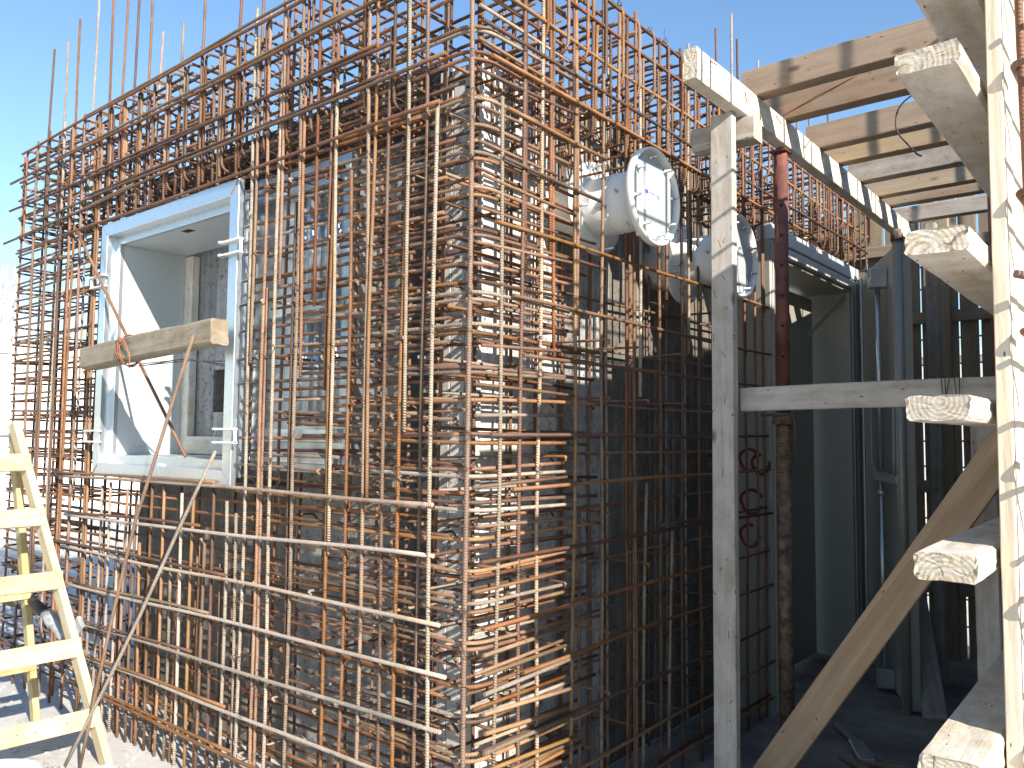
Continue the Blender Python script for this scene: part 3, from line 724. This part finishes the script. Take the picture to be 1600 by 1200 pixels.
# ================================================================ WHITE FLANGED PIPES
def vent_pipe(cy_, cz_, xf, Rr, label, rot):
    t = thing('ventilation_pipe', label, 'pipe', 'flanged pipes through the side wall')
    c = (0, cy_, cz_); rp = 0.111
    mb = MB(); mb.lathe([(-0.30, rp-.006), (-0.30, rp), (xf-.03, rp), (xf-.03, rp-.006)], c, 'x', 44); mb.build('pipe_body', 'white_paint', t)
    mb = MB(); mb.lathe([(-0.135, rp), (-0.135, Rr), (-0.121, Rr), (-0.121, rp)], c, 'x', 44); mb.build('wall_flange', 'white_paint', t)
    mb = MB(); mb.lathe([(-0.02, rp+.0005), (-0.02, rp+.003), (-0.015, rp+.003), (-0.015, rp+.0005)], c, 'x', 44); mb.build('weld_seam', 'white_paint', t)
    mb = MB(); mb.lathe([(xf-.03, rp-.004), (xf-.03, Rr-.004), (xf-.027, Rr), (xf-.001, Rr), (xf, Rr-.002), (xf, Rr-.006), (xf-.001, Rr-.008), (xf-.024, Rr-.009), (xf-.025, rp-.004)], c, 'x', 64); mb.build('flange_rim', 'white_paint', t)
    mb = MB(); mb.lathe([(xf-.023, 0.0005), (xf-.018, 0.0005), (xf-.016, .006), (xf-.016, Rr-.027), (xf-.018, Rr-.024), (xf-.023, Rr-.024)], c, 'x', 48)
    cp = mb.build('cover_plate', 'plate', t)
    for f in cp.data.polygons: f.use_smooth = False
    for k in range(8):
        a = 2*math.pi*k/8 + rot; yy = cy_+math.cos(a)*(Rr-.038); zz = cz_+math.sin(a)*(Rr-.038)
        mb = MB(); mb.lathe([(xf-.016, .0005), (xf-.016, .0095), (xf-.007, .0095), (xf-.007, .0045), (xf+.014+J(.003), .0045), (xf+.014, .0005)], (0, yy, zz), 'x', 6); mb.build('bolt', 'zinc', t)
        if k % 2 == 0:
            yy = cy_+math.cos(a)*(Rr-.02); zz = cz_+math.sin(a)*(Rr-.02)
            mb = MB(); mb.lathe([(-.17, .0005), (-.17, .006), (-.06, .006), (-.06, .0005)], (0, yy, zz), 'x', 8); mb.lathe([(-.12, .0005), (-.12, .012), (-.109, .012), (-.109, .0005)], (0, yy, zz), 'x', 6); mb.build('anchor_bolt', 'zinc', t)
    mb = MB(); mb.tube([(xf-.09, cy_-.06, cz_-rp+.02), (xf-.09, cy_-.062, cz_-rp-.012)], 0.004, 6); mb.tube([(xf-.10, cy_-rp-.02, cz_+.01), (xf-.10, cy_-rp+.004, cz_+.01)], 0.0055, 8); mb.build('drain_stud', 'zinc', t)
    return t
p1 = vent_pipe(0.831, 2.227, 0.143, 0.1785, 'white flanged pipe with a white printed sticker, nearer the corner', 0.18)
p2 = vent_pipe(1.553, 2.136, 0.150, 0.183, 'white flanged pipe half hidden behind the timber post', 0.4)
st = boxobj('sticker', (0.1273, -.062, -.071), (0.1282, .062, .071), 'paper', p1, 0, Matrix.Translation((0, .822, 2.235)) @ Matrix.Rotation(R(-3), 4, 'X'))
mb = MB(); m4 = Matrix.Translation((0, .822, 2.235)) @ Matrix.Rotation(R(-3), 4, 'X')
def ink(y0, z0, y1, z1): mb.box((0.1284, y0*1.9, z0*1.25), (0.1286, y1*1.9, z1*1.25), 0, m4)
ink(-.026, -.007, -.016, .006)
yy = -.014
for k in range(7):
    w = (.0045, .0055, .0038, .0052, .0048, .0042, .0056)[k]
    ink(yy, -.0018, yy+w, .0016); ink(yy, -.0018, yy+.0018, .0075 if k % 2 else .0092)
    if k % 3 != 1: ink(yy+w-.0016, .0, yy+w, .0068)
    yy += w + .0010
ink(-.014, -.0068, .022, -.0050); ink(.021, -.006, .026, .0015)
mb.build('printed_mark', 'blue_ink', st)

# ================================================================ DOOR
df = thing('door_frame', 'galvanised steel door frame at the far end of the side wall', 'door frame')
def prof_jamb(y0, y1, z1, nm):
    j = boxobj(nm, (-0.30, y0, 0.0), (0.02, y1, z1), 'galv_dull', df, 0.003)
    for k in range(3):
        yk = y0 + (y1-y0)*(k+.3)/3
        boxobj('rib', (0.0203, yk, 0.01), (0.034, yk+(y1-y0)*.17, z1-.01), 'galv_dull', j, 0.002)
prof_jamb(2.205, 2.27, 2.36, 'jamb'); prof_jamb(3.50, 3.66, 2.36, 'jamb')
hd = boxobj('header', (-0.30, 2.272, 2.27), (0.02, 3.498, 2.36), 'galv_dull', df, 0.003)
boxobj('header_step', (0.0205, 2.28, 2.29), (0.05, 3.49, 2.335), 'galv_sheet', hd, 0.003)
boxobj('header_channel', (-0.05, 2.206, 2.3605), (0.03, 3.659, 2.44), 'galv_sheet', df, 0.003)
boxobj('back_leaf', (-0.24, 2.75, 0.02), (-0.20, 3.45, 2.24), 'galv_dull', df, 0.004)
boxobj('back_leaf_edge', (-0.255, 2.30, 0.02), (-0.21, 2.62, 2.24), 'galv_dull', df, 0.004)
timber('corner_brace', (-0.05, 2.95, 1.95), (0.0, 3.46, 2.24), 0.004, 0.03, 'galv_dull', df, endm='galv_dull', rough=0.0002, bev=.001)
boxobj('jamb_plate', (0.022, 2.209, 1.55), (0.026, 2.266, 2.355), 'galv', df, 0.001)  # thin galvanised plate over the upper jamb face
# open leaf
dl = thing('door_leaf', 'heavy grey steel door leaf standing ajar with a vertical locking rod', 'door')
H = Vector((0.045, 3.62, 0)); Fr = Vector((0.525, 2.655, 0)); e = (Fr-H); LW = e.length; e.normalize(); nn = Vector((-e.y, e.x, 0)).normalized()
if nn.dot(Vector((1.57, -1.74, 0))-Fr) < 0: nn = -nn
ML = Matrix((e, nn, Vector((0, 0, 1)))).transposed().to_4x4(); ML.translation = H
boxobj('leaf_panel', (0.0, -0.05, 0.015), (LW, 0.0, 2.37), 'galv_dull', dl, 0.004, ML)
boxobj('edge_strip', (LW-.10, 0.001, 0.02), (LW-.002, 0.014, 2.365), 'galv_dull', dl, 0.003, ML)
for s_ in (0.02, ): boxobj('hinge_stile', (s_, 0.001, 0.02), (s_+.07, 0.016, 2.365), 'galv', dl, 0.003, ML)
mb = MB(); mb.tube([ML @ Vector((LW+.006, .02, 0.0)), ML @ Vector((LW+.006, .02, 2.36))], 0.024, 16); mb.build('edge_tube', 'galv_dull', dl)
mb = MB(); mb.lathe([(2.36, .0005), (2.36, .03), (2.40, .03), (2.405, .02), (2.42, .02), (2.42, .0005)], ML @ Vector((LW+.006, .02, 0)), 'z', 14); mb.build('tube_cap', 'prop_tube', dl)
rx = LW*0.68
mb = MB(); mb.tube([ML @ Vector((rx, .045, 0.14)), ML @ Vector((rx, .045, 1.12))], 0.012, 12); mb.tube([ML @ Vector((rx, .045, 1.19)), ML @ Vector((rx, .045, 2.20))], 0.014, 12); rod = mb.build('locking_rod', 'galv', dl)
mb = MB(); mb.lathe([(1.05, .0005), (1.05, .02), (1.075, .02), (1.075, .0005)], ML @ Vector((rx, .045, 0)), 'z', 12); mb.build('rod_collar', 'zinc', dl)
boxobj('rod_guide', (rx-.04, .001, 2.18), (rx+.04, .09, 2.29), 'galv', dl, 0.004, ML)
boxobj('rod_foot', (rx-.035, .001, 0.03), (rx+.035, .085, 0.13), 'galv', dl, 0.004, ML)
hdl = boxobj('handle_bar', (rx-.10, .03, 1.125), (rx+.34, .062, 1.175), 'galv', dl, 0.006, ML)
for sgn, x0 in ((-1, rx-.10), (1, rx+.33)):
    mb = MB(); mb.tube(fillet([ML @ Vector((x0, .05, 1.16)), ML @ Vector((x0+sgn*.05, .06, 1.22)), ML @ Vector((x0+sgn*.055, .06, 1.62))], .05), 0.007, 8); mb.build('lever', 'galv_dull', hdl)

# ================================================================ TIMBER SHED OVER THE PASSAGE
tag(timber('timber_post', (0.358, 0.915, 0.0), (0.362, 0.915, 2.499), 0.036, 0.082, 'wood_weathered', None, (1, 0, 0), rough=0.0012, bev=.003),
    'tall pale timber post carrying the front of the passage roof', 'post')
mb = MB()
pt = tag(mb and timber('edge_beam', (0.405, 0.575, 2.553), (0.405, 3.35, 2.548), 0.05, 0.103, 'wood_cement', None, rough=0.0015, bev=.003, end_rough=.002, bow=.003),
    'long sunlit timber beam on the post, with joist ends on top', 'beam')
tag(timber('bearer', (0.215, 1.0, 2.455), (0.455, 1.0, 2.455), 0.075, 0.085, 'wood_weathered', rough=.0015), 'short timber bearer under the long beam beside the post', 'timber')
ordn = ['nearest', 'second', 'third', 'fourth', 'fifth', 'sixth', 'seventh', 'farthest']
jm = ['wood_joist', 'wood_joist', 'wood_joist', 'wood_yellow', 'wood_weathered', 'wood_yellow', 'wood_joist', 'wood_weathered']
jc = ['brown', 'brown', 'grey-brown', 'yellowish', 'grey', 'yellowish', 'brown', 'grey']
for k, (y, zt) in enumerate(((1.075, 2.706), (1.36, 2.712), (1.755, 2.708), (2.01, 2.692), (2.345, 2.702), (2.655, 2.698), (2.87, 2.690), (3.27, 2.690))):
    hj = zt - 2.604
    tag(timber('roof_joist', (0.372-(.03 if k % 2 else 0), y+.009, 2.604+hj/2), (1.42, y+.009+J(.012), 2.604+hj/2+J(.003)), 0.066, hj, jm[k], None, rough=.0012, bev=.003, bow=.003),
        '%s roof joist of the passage, %s timber, %s from the camera' % (ordn[k], jc[k], ordn[k] if k not in (0, 7) else ('first' if k == 0 else 'last')), 'joist', 'roof joists over the passage')
tag(timber('cross_rail', (0.395, 0.98, 1.485), (1.295, 0.985, 1.495), 0.03, 0.083, 'wood_weathered', None, rough=.001, bev=.003, bow=.003),
    'horizontal timber rail nailed from the tall post across the passage', 'rail')
mb = MB()
for q in range(5):
    x = 1.035 + q*.012
    mb.tube(subdiv([(x, 0.955, 1.535), (x+J(.01), 0.948, 1.49), (x+J(.015), 0.95, 1.44+J(.02))], .02, .001), 0.0016, 5)
for q in range(2): mb.tube(subdiv([(1.03, .95, 1.44), (1.05, 0.94, 1.41+.03*q), (1.09, .95, 1.445)], .02, .002), 0.0016, 5)
tag(mb.build('tie_wire', 'wire'), 'dark wire lashing wrapped round the horizontal timber rail', 'wire')
tag(timber('diagonal_brace', (0.415, 1.06, 0.14), (1.20, 1.06, 1.36), 0.03, 0.105, 'wood_brace', None, (0.8, 0, -0.5), rough=.001, bev=.003),
    'long reddish timber brace rising diagonally across the passage', 'brace')
tag(timber('timber_post', (1.10, 1.25, 0.0), (1.10, 1.25, 1.47), 0.07, 0.07, 'wood_weathered', None, (0, 1, 0), rough=.002),
    'short grey timber post in the shade behind the wall walers', 'post')
tag(timber('timber_post', (0.50, 3.45, 0.0), (0.50, 3.45, 2.62), 0.06, 0.06, 'wood_weathered', None, (0, 1, 0), rough=.001), 'thin pale timber post in front of the plank fence', 'post')

def prop(x, y, zt, zm, label):
    t = thing('steel_prop', label, 'prop', 'adjustable steel props')
    mb = MB(); mb.tube([(x, y, zm+.02), (x, y, zt-.012)], 0.0265, 18); ou = mb.build('upper_tube', 'red_paint', t)
    mb = MB(); mb.tube([(x, y, 0.01), (x, y, zm-.02)], 0.0275, 18); mb.build('lower_tube', 'prop_tube', t)
    mb = MB()
    for k in range(22): mb.lathe([(0, .0276), (.004, .030), (.008, .0276)], (x, y, zm-.28+k*.0115), 'z', 18)
    mb.build('thread', 'prop_tube', t)
    mb = MB(); mb.lathe([(zm-.025, .028), (zm-.025, .043), (zm+.02, .043), (zm+.02, .026)], (x, y, 0), 'z', 18); mb.build('collar', 'prop_tube', t)
    mb = MB(); mb.tube(fillet([(x-.07, y-.05, zm+.01), (x+.06, y-.05, zm+.012), (x+.068, y-.05, zm-.16)], .02), 0.005, 8); mb.build('collar_handle', 'wire', t)
    boxobj('top_plate', (x-.035, y-.035, zt-.012), (x+.035, y+.035, zt-.004), 'red_paint', t, .002); boxobj('base_plate', (x-.06, y-.06, 0.003), (x+.06, y+.06, .011), 'prop_tube', t, .002)
    d = (Vector((1.57, -1.74, 0))-Vector((x, y, 0))).normalized()
    for k in range(7):
        z = zm+.12+k*.12
        if z > zt-.1: break
        mb = MB(); c0 = Vector((x, y, z)) + d*.0261; mb.tube([c0, c0+d*.001], 0.0065, 10); mb.build('pin_hole', 'black', ou)  # black disc on the tube, paints the shade of a hole
prop(0.39, 1.385, 2.50, 1.43, 'red adjustable steel prop standing under the long timber beam')
prop(1.135, 1.36, 2.60, 1.50, 'red steel prop on the right, behind the projecting walers')
# black wire hanging from a joist
mb = MB(); mb.tube(subdiv(fillet([(0.93, 1.33, 2.60), (0.84, 1.33, 2.55), (0.83, 1.32, 2.46), (0.90, 1.33, 2.36), (0.915, 1.33, 2.35)], .1, 8), .03, .001), 0.003, 6)
tag(mb.build('hanging_wire', 'black_cable'), 'curved black wire hanging below the roof joists', 'wire')
mb = MB(); mb.tube(subdiv([(0.37, 1.34, 2.60), (0.55, 1.33, 2.66), (0.74, 1.34, 2.715)], .05, .002), 0.0025, 6)
tag(mb.build('loose_wire', 'wire_rust'), 'thin wire slanting along the second roof joist', 'wire')
# nails in the beam
nb = MB()
for k in range(9):
    y = .68+k*.27+J(.05)
    nb.tube([(0.431, y, 2.57+J(.03)), (0.452+J(.01), y-.01, 2.55+J(.03))], 0.0018, 5)
nb.build('nails', 'wire', bpy.data.objects['edge_beam']); tag(bpy.data.objects['nails'], kind='stuff')

nb = MB()
for k in range(13):
    z = rnd.uniform(.2, 2.3); x = .36+J(.032); a = J(1.2)
    nb.tube([(x, .874, z), (x+.008*math.sin(a), .868, z+.012*math.cos(a)), (x+.016*math.sin(a), .868, z+.027*math.cos(a))], 0.0011, 5)
for k in range(14):
    z = rnd.uniform(.2, 2.2); sg = rnd.choice((-1, 1)); x0 = .36+sg*.041
    nb.tube([(x0, .89, z), (x0+sg*rnd.uniform(.008, .02), .885, z+J(.006))], 0.0014, 5)
tag(nb.build('nails', 'wire', bpy.data.objects['timber_post']), kind='stuff')
mb = MB()
for (cx, cz, rr, a0, a1) in ((-.10, 1.24, .05, .3, 5.6), (-.04, 1.22, .045, 1.5, 6.6), (-.09, 1.03, .055, .4, 6.0), (-.10, .86, .05, 1.2, 6.4)):
    pts = [(cx+rr*math.cos(a)*(1+.1*math.sin(3*a)), 2.2035, cz+rr*1.1*math.sin(a)) for a in [a0+(a1-a0)*q/16 for q in range(17)]]
    mb.tube(pts, .008, 6)
for v_ in mb.v: v_.y = 2.2042 + (v_.y-2.2035)*.08
mb.build('spray_mark', 'red_spray', df)

# plank fence closing the passage
fe = thing('plank_fence', 'dark upright plank fence closing the far end of the passage', 'fence')
xb = [-0.40, -0.27, -0.14, -0.01, 0.10, 0.215, 0.32, 0.425, 0.54, 0.655, 0.77, 0.885, 1.0, 1.13, 1.27, 1.42, 1.58]
for a, b_ in zip(xb[:-1], xb[1:]):
    g = rnd.uniform(.010, .016)
    timber('plank', ((a+b_)/2, 4.0, 0.0), ((a+b_)/2+J(.004), 4.0, 2.86+J(.06)), b_-a-g, 0.024, 'wood_fence', fe, (0, 1, 0), rough=.0006, bev=.002, seg=8, nsub=1)
for z in (0.42, 1.05, 1.55, 2.13, 2.6):
    timber('fence_rail', (-0.4, 3.958, z), (1.58, 3.958, z+.01), 0.04, 0.075, 'wood_fence', fe, rough=.001, seg=8, nsub=1)
for x in (0.47, 1.12): timber('fence_stud', (x, 3.905, 0), (x, 3.905, 2.8), 0.08, 0.06, 'wood_fence', fe, (0, 1, 0), rough=.001, seg=8, nsub=1)
rm = thing('rebar_mesh', 'rebar mesh standing just behind the plank fence', 'rebar mesh')
for k in range(16): bar('mesh_bar', [(-.4, 4.2, .15+k*.17+J(.02)), (1.6, 4.2, .15+k*.17+J(.02))], .006, dk, rm, .002, 6)
for k in range(6): bar('mesh_bar', [(-.3+k*.37, 4.212, 0), (-.3+k*.37, 4.212, 2.9)], .006, dk, rm, .002, 6)

# ================================================================ NEIGHBOURING WALL FORMWORK (right edge)
rw = thing('shuttering_panel', 'tall pale board shuttering panel at the right edge of the picture', 'formwork')
y = 0.05; k = 0
tops = [2.33, 2.36, 2.40, 2.44, 2.50, 2.55, 2.58, 2.60, 2.61, 2.63, 2.66, 2.70, 2.74, 2.78, 2.80, 2.85, 2.85, 2.84, 2.85, 2.85, 2.85, 2.85, 2.85]
while y < 4.0:
    w = 0.026 if k == 0 else 0.17
    if k == 0:
        timber('edge_board', (1.3235, 0.11, 0.0), (1.3235, 0.11, 2.34), 0.026, 0.12, 'wood_fresh', rw, (0, 1, 0), rough=.0007, bev=.002); y = 0.172
    else:
        timber('shutter_board', (1.3225, y+w/2, 0.0), (1.3225, y+w/2, tops[min(k, len(tops)-1)]+J(.01)), 0.024, w-.002, 'wood_fresh' if k < 3 else 'wood_weathered', rw, (0, 1, 0), rough=.0007, bev=.002, seg=10, nsub=1); y += w
    k += 1
wl_names = ['topmost', 'second from top', 'third from top', 'fourth from top', 'fifth from top', 'lowest']
wd = ['cut off by the top of the picture', 'with a broad end and knotty underside', 'with a chipped pale end', 'with a deep crack across its end', 'with a ragged end lit from the right', 'with its cement-splashed top in the sun']
for k, (z0, yb, x0, x1) in enumerate(((2.29, 0.02, 1.175, 1.285), (2.034, -0.135, 1.188, 1.298), (1.690, -0.13, 1.196, 1.303), (1.384, -0.13, 1.193, 1.300), (1.098, -0.125, 1.200, 1.303), (0.735, -0.14, 1.202, 1.306))):
    h = (.05, .044, .046, .046, .05, .062)[k]
    tag(timber('waler', ((x0+x1)/2, yb, z0+h/2), ((x0+x1)/2+J(.004), 2.6, z0+h/2+J(.01)), x1-x0, h, 'wood_cement', None, rough=.002, bev=.006, end_rough=.003, seg=40, nsub=5),
        'waler on the right-hand shuttering, %s, %s' % (wl_names[k], wd[k]), 'waler', 'walers of the right-hand shuttering')
rc = thing('rebar_cage', 'rebar cage just beyond the pale board panel at the right edge', 'rebar cage')
for k in range(17):
    y = 0.06+k*.24
    bar('vertical_bar', [(1.372 if k else 1.3665, y, 0), (1.372, y+J(.02), 3.35+J(.12))], .0075, rnd.choice([ru, och]), rc, .003)
    if k % 2: bar('vertical_bar', [(1.60, y, 0), (1.60, y+J(.02), 3.3+J(.1))], .007, rnd.choice([ru, dk]), rc, .003)
for k in range(22):
    z = .12+k*.128+J(.01)
    bar('horizontal_bar', [(1.387, 0.045+J(.02), z), (1.387, 4.0, z+J(.02))], .0065, rnd.choice([ru, och, dk]), rc, .003)
    pts = [(1.60, .06, z+.03), (1.385, .03, z+.03), (1.356, .05, z+.035), (1.36, .12, z+.03)]
    if k % 2: bar('hooked_bar', fillet(pts, .02, 4), .0068, rnd.choice([ru, och]), rc, .001)
bar('stub_bar', [(1.358, -.02, 1.655), (1.44, .06, 1.64)], .008, ru, rc, .001)

# ================================================================ LOOSE BARS, LADDER, SMALL THINGS
def loose(pts, mat, label, r=0.007):
    o = bar('loose_bar', pts, r, mat, None, .003); tag(o, label, 'rebar', 'loose bars leaning at the window'); return o
loose([(-1.268, -0.165, 1.715), (-1.59, -0.20, 1.00), (-1.888, -0.248, 0.004)], och, 'long ochre rebar leaning on the timber across the window, longest of the leaning bars')
loose([(-1.30, -0.035, 1.285), (-1.60, -0.165, 0.63), (-1.932, -0.286, 0.004)], pale, 'shorter pale rebar leaning on the window sill, crossing the longer one')
loose([(-2.60, -0.055, 2.345), (-1.70, 0.055, 1.246)], ru, 'thin rusty rebar slanting down across the window behind the timber')

ld = thing('step_ladder', 'yellow wooden A-frame step ladder at the lower left', 'ladder')
def Lp(f0, f1, t): return Vector(f0).lerp(Vector(f1), t)
fR0, fR1 = (-1.825, -0.165, 0.0), (-2.30, -0.40, 1.385)
fL0, fL1 = (-1.86, -0.93, 0.0), (-2.31, -0.72, 1.385)
bR0, bR1 = (-2.545, -0.165, 0.0), (-2.345, -0.385, 1.34)
bL0, bL1 = (-2.56, -0.92, 0.0), (-2.35, -0.73, 1.34)
for a, b_ in ((fR0, fR1), (fL0, fL1)): timber('front_stile', a, b_, 0.03, 0.065, 'wood_ladder', ld, (1, 0, .3), 'wood_ladder', rough=.0005, bev=.004)
for a, b_ in ((bR0, bR1), (bL0, bL1)): timber('rear_stile', a, b_, 0.028, 0.055, 'wood_ladder', ld, (1, 0, -.2), 'wood_ladder', rough=.0005, bev=.004)
for t in (0.14, 0.335, 0.53, 0.715, 0.88):
    a, b_ = Lp(fR0, fR1, t), Lp(fL0, fL1, t); timber('step', a+Vector((.028, 0.012, 0)), b_+Vector((.028, -.012, 0)), 0.022, 0.075, 'wood_ladder', ld, (-.33, 0, 1), 'wood_ladder', rough=.0005, bev=.003)
for t in (0.22, 0.47, 0.72):
    a, b_ = Lp(bR0, bR1, t), Lp(bL0, bL1, t); timber('rear_rail', a+Vector((.024, 0.01, 0)), b_+Vector((.024, -.01, 0)), 0.02, 0.055, 'wood_ladder', ld, (.15, 0, 1), 'wood_ladder', rough=.0005, bev=.003)
mb = MB(); mb.tube([(-2.325, -.37, 1.33), (-2.325, -.75, 1.33)], .006, 8); mb.build('hinge_rod', 'zinc', ld)

# hammer hooked between the stiles
hm = thing('hammer', 'hammer with grey head and dark grip hooked on the step ladder', 'hammer')
A = Vector((-2.44, -0.25, 0.60)); B = Vector((-2.13, -0.21, 0.47))
mb = MB(); mb.tube([A, A.lerp(B, .3), A.lerp(B, .42)], [.02, .024, .02], 10); mb.build('grip', 'dark_steel', hm)
mb = MB(); mb.tube([A.lerp(B, .40), A.lerp(B, .62), A.lerp(B, .68), A.lerp(B, .74), A.lerp(B, .95), A.lerp(B, 1.0)], [.022, .032, .024, .026, .036, .03], 10); mb.build('head', 'grey_metal', hm)
mb = MB(); mb.plank(B+Vector((.0, .01, .0)), B+Vector((.07, .02, .075)), .02, .06, (0, 0, 1), rough=.001, bev=.006, nsub=2); mb.build('claw', ['grey_metal', 'grey_metal'], hm)

# pale blue plastic tub lying on the slab
tb = thing('plastic_tub', 'pale blue plastic tub on the slab under the step ladder', 'tub')
mb = MB(); prof = [(0, .0005), (0, .12), (.02, .14), (.10, .165), (.135, .172), (.14, .178), (.145, .172), (.135, .160), (.03, .135), (.02, .0005)]
mb.lathe(prof, (-1.66, -0.66, 0.004), 'z', 36); mb.build('shell', 'bag_blue', tb)
mb = MB(); mb.lathe([(.118, .0005), (.123, .08), (.118, .158)], (-1.66, -0.66, 0.004), 'z', 36); mb.build('contents', 'foam_white', tb)
tag(boxobj('foam_block', (-1.72, -0.30, 0.004), (-1.60, -0.20, 0.05), 'foam_white', None, .006, Matrix.Translation((0, 0, 0))), 'small white block lying on the slab beside the ladder foot', 'block')
# rubble crumbs on the sunny slab
mb = MB()
for _ in range(420):
    x, y = rnd.uniform(-3.6, -1.2), rnd.uniform(-1.2, -.02); s_ = rnd.uniform(.002, .009)
    mb.box((-s_, -s_*.8, -s_*.3), (s_, s_*.8, s_*.7), 0, Matrix.Translation((x, y, .003)) @ Matrix.Rotation(J(3), 4, 'Z') @ Matrix.Rotation(J(.6), 4, 'X'))
tag(mb.build('rubble', 'ground'), 'small crumbs of concrete scattered over the sunlit slab', 'rubble', kind='stuff')
# concrete kicker under the cages
def kicker(nm, lo, hi, label):
    return tag(boxobj(nm, lo, hi, 'ground', None, .008), kind='structure')

# offcuts on the passage floor
tag(boxobj('steel_offcut', (-.11, -.03, 0), (.11, .03, .035), 'galv', None, .002, Matrix.Translation((0.50, 1.93, .004)) @ Matrix.Rotation(R(-62), 4, 'Z')), 'shiny steel channel offcut on the passage floor', 'offcut')
for (x, y, a, L, lab) in ((0.42, 2.08, -50, .18, 'dark timber offcut on the floor behind the steel channel offcut'), (0.60, 1.86, 20, .08, 'small dark wood scrap touching the steel channel offcut'), (0.55, 1.78, -35, .14, 'thin dark stick on the floor nearest the camera in the passage')):
    c0 = Vector((x, y, .02)); d = Vector((math.cos(R(a)), math.sin(R(a)), 0))*L
    tag(timber('wood_offcut', c0-d, c0+d, .03, .022, 'wood_fence', None, rough=.001), lab, 'offcut')
tag(timber('leaning_board', (0.64, 2.62, 0.012), (0.40, 3.30, .52), .11, .022, 'wood_weathered', None, (0, -.5, 1), rough=.001), 'short board leaning on the floor just behind the open door leaf', 'board')

# ================================================================ BACKGROUND, FAR LEFT
d = Vector((-0.955, 0.296, 0)); d.normalize()
bc = Vector((1.57, -1.74, 0)) + d*15.5; pr = Vector((-d.y, d.x, 0))
MBk = Matrix((pr, -d, Vector((0, 0, 1)))).transposed().to_4x4(); MBk.translation = bc
bd = thing('building', 'low white rendered building in the glare at the far left', 'building')
boxobj('wall', (-6, -5, 0), (5, 0, 2.62), 'plaster', bd, .02, MBk)
boxobj('parapet', (-6.05, -5.05, 2.622), (5.05, .06, 2.74), 'plaster', bd, .02, MBk)
for xx in (-3.6, 2.2):
    wdw = boxobj('window', (xx, .004, 1.0), (xx+1.1, .03, 2.1), 'galv_dull', bd, .01, MBk)
    boxobj('sill', (xx-.06, .004, .92), (xx+1.16, .12, .99), 'plaster', wdw, .01, MBk)
mc = Vector((1.57, -1.74, 0)) + Vector((-.947, .318, 0)).normalized()*30
ma = thing('lattice_mast', 'thin pale red lattice mast rising behind the white building', 'mast')
for sx, sy in ((-.17, -.17), (.17, -.17), (.17, .17), (-.17, .17)):
    mb = MB(); mb.tube([mc+Vector((sx, sy, 0)), mc+Vector((sx, sy, 6.6))], .03, 6); mb.build('leg', 'mast_paint', ma)
for i, (q, w) in enumerate((((-.17, -.17), (.17, -.17)), ((.17, -.17), (.17, .17)), ((.17, .17), (-.17, .17)), ((-.17, .17), (-.17, -.17)))):
    for k in range(12):
        a, b_ = (q, w) if k % 2 else (w, q)
        mb = MB(); mb.tube([mc+Vector((*a, k*.53)), mc+Vector((*b_, (k+1)*.53))], .014, 5); mb.build('lacing', 'mast_paint', ma)
bw = thing('slit_backdrop_wall', 'white wall added behind the plank fence to brighten its slits', 'wall')
boxobj('wall', (-5, 7.5, 0), (6, 7.7, 2.2), 'plaster', bw, .01)  # backdrop added so the fence slits read white
boxobj('coping', (-5.05, 7.45, 2.202), (6.05, 7.75, 2.27), 'plaster', bw, .01)
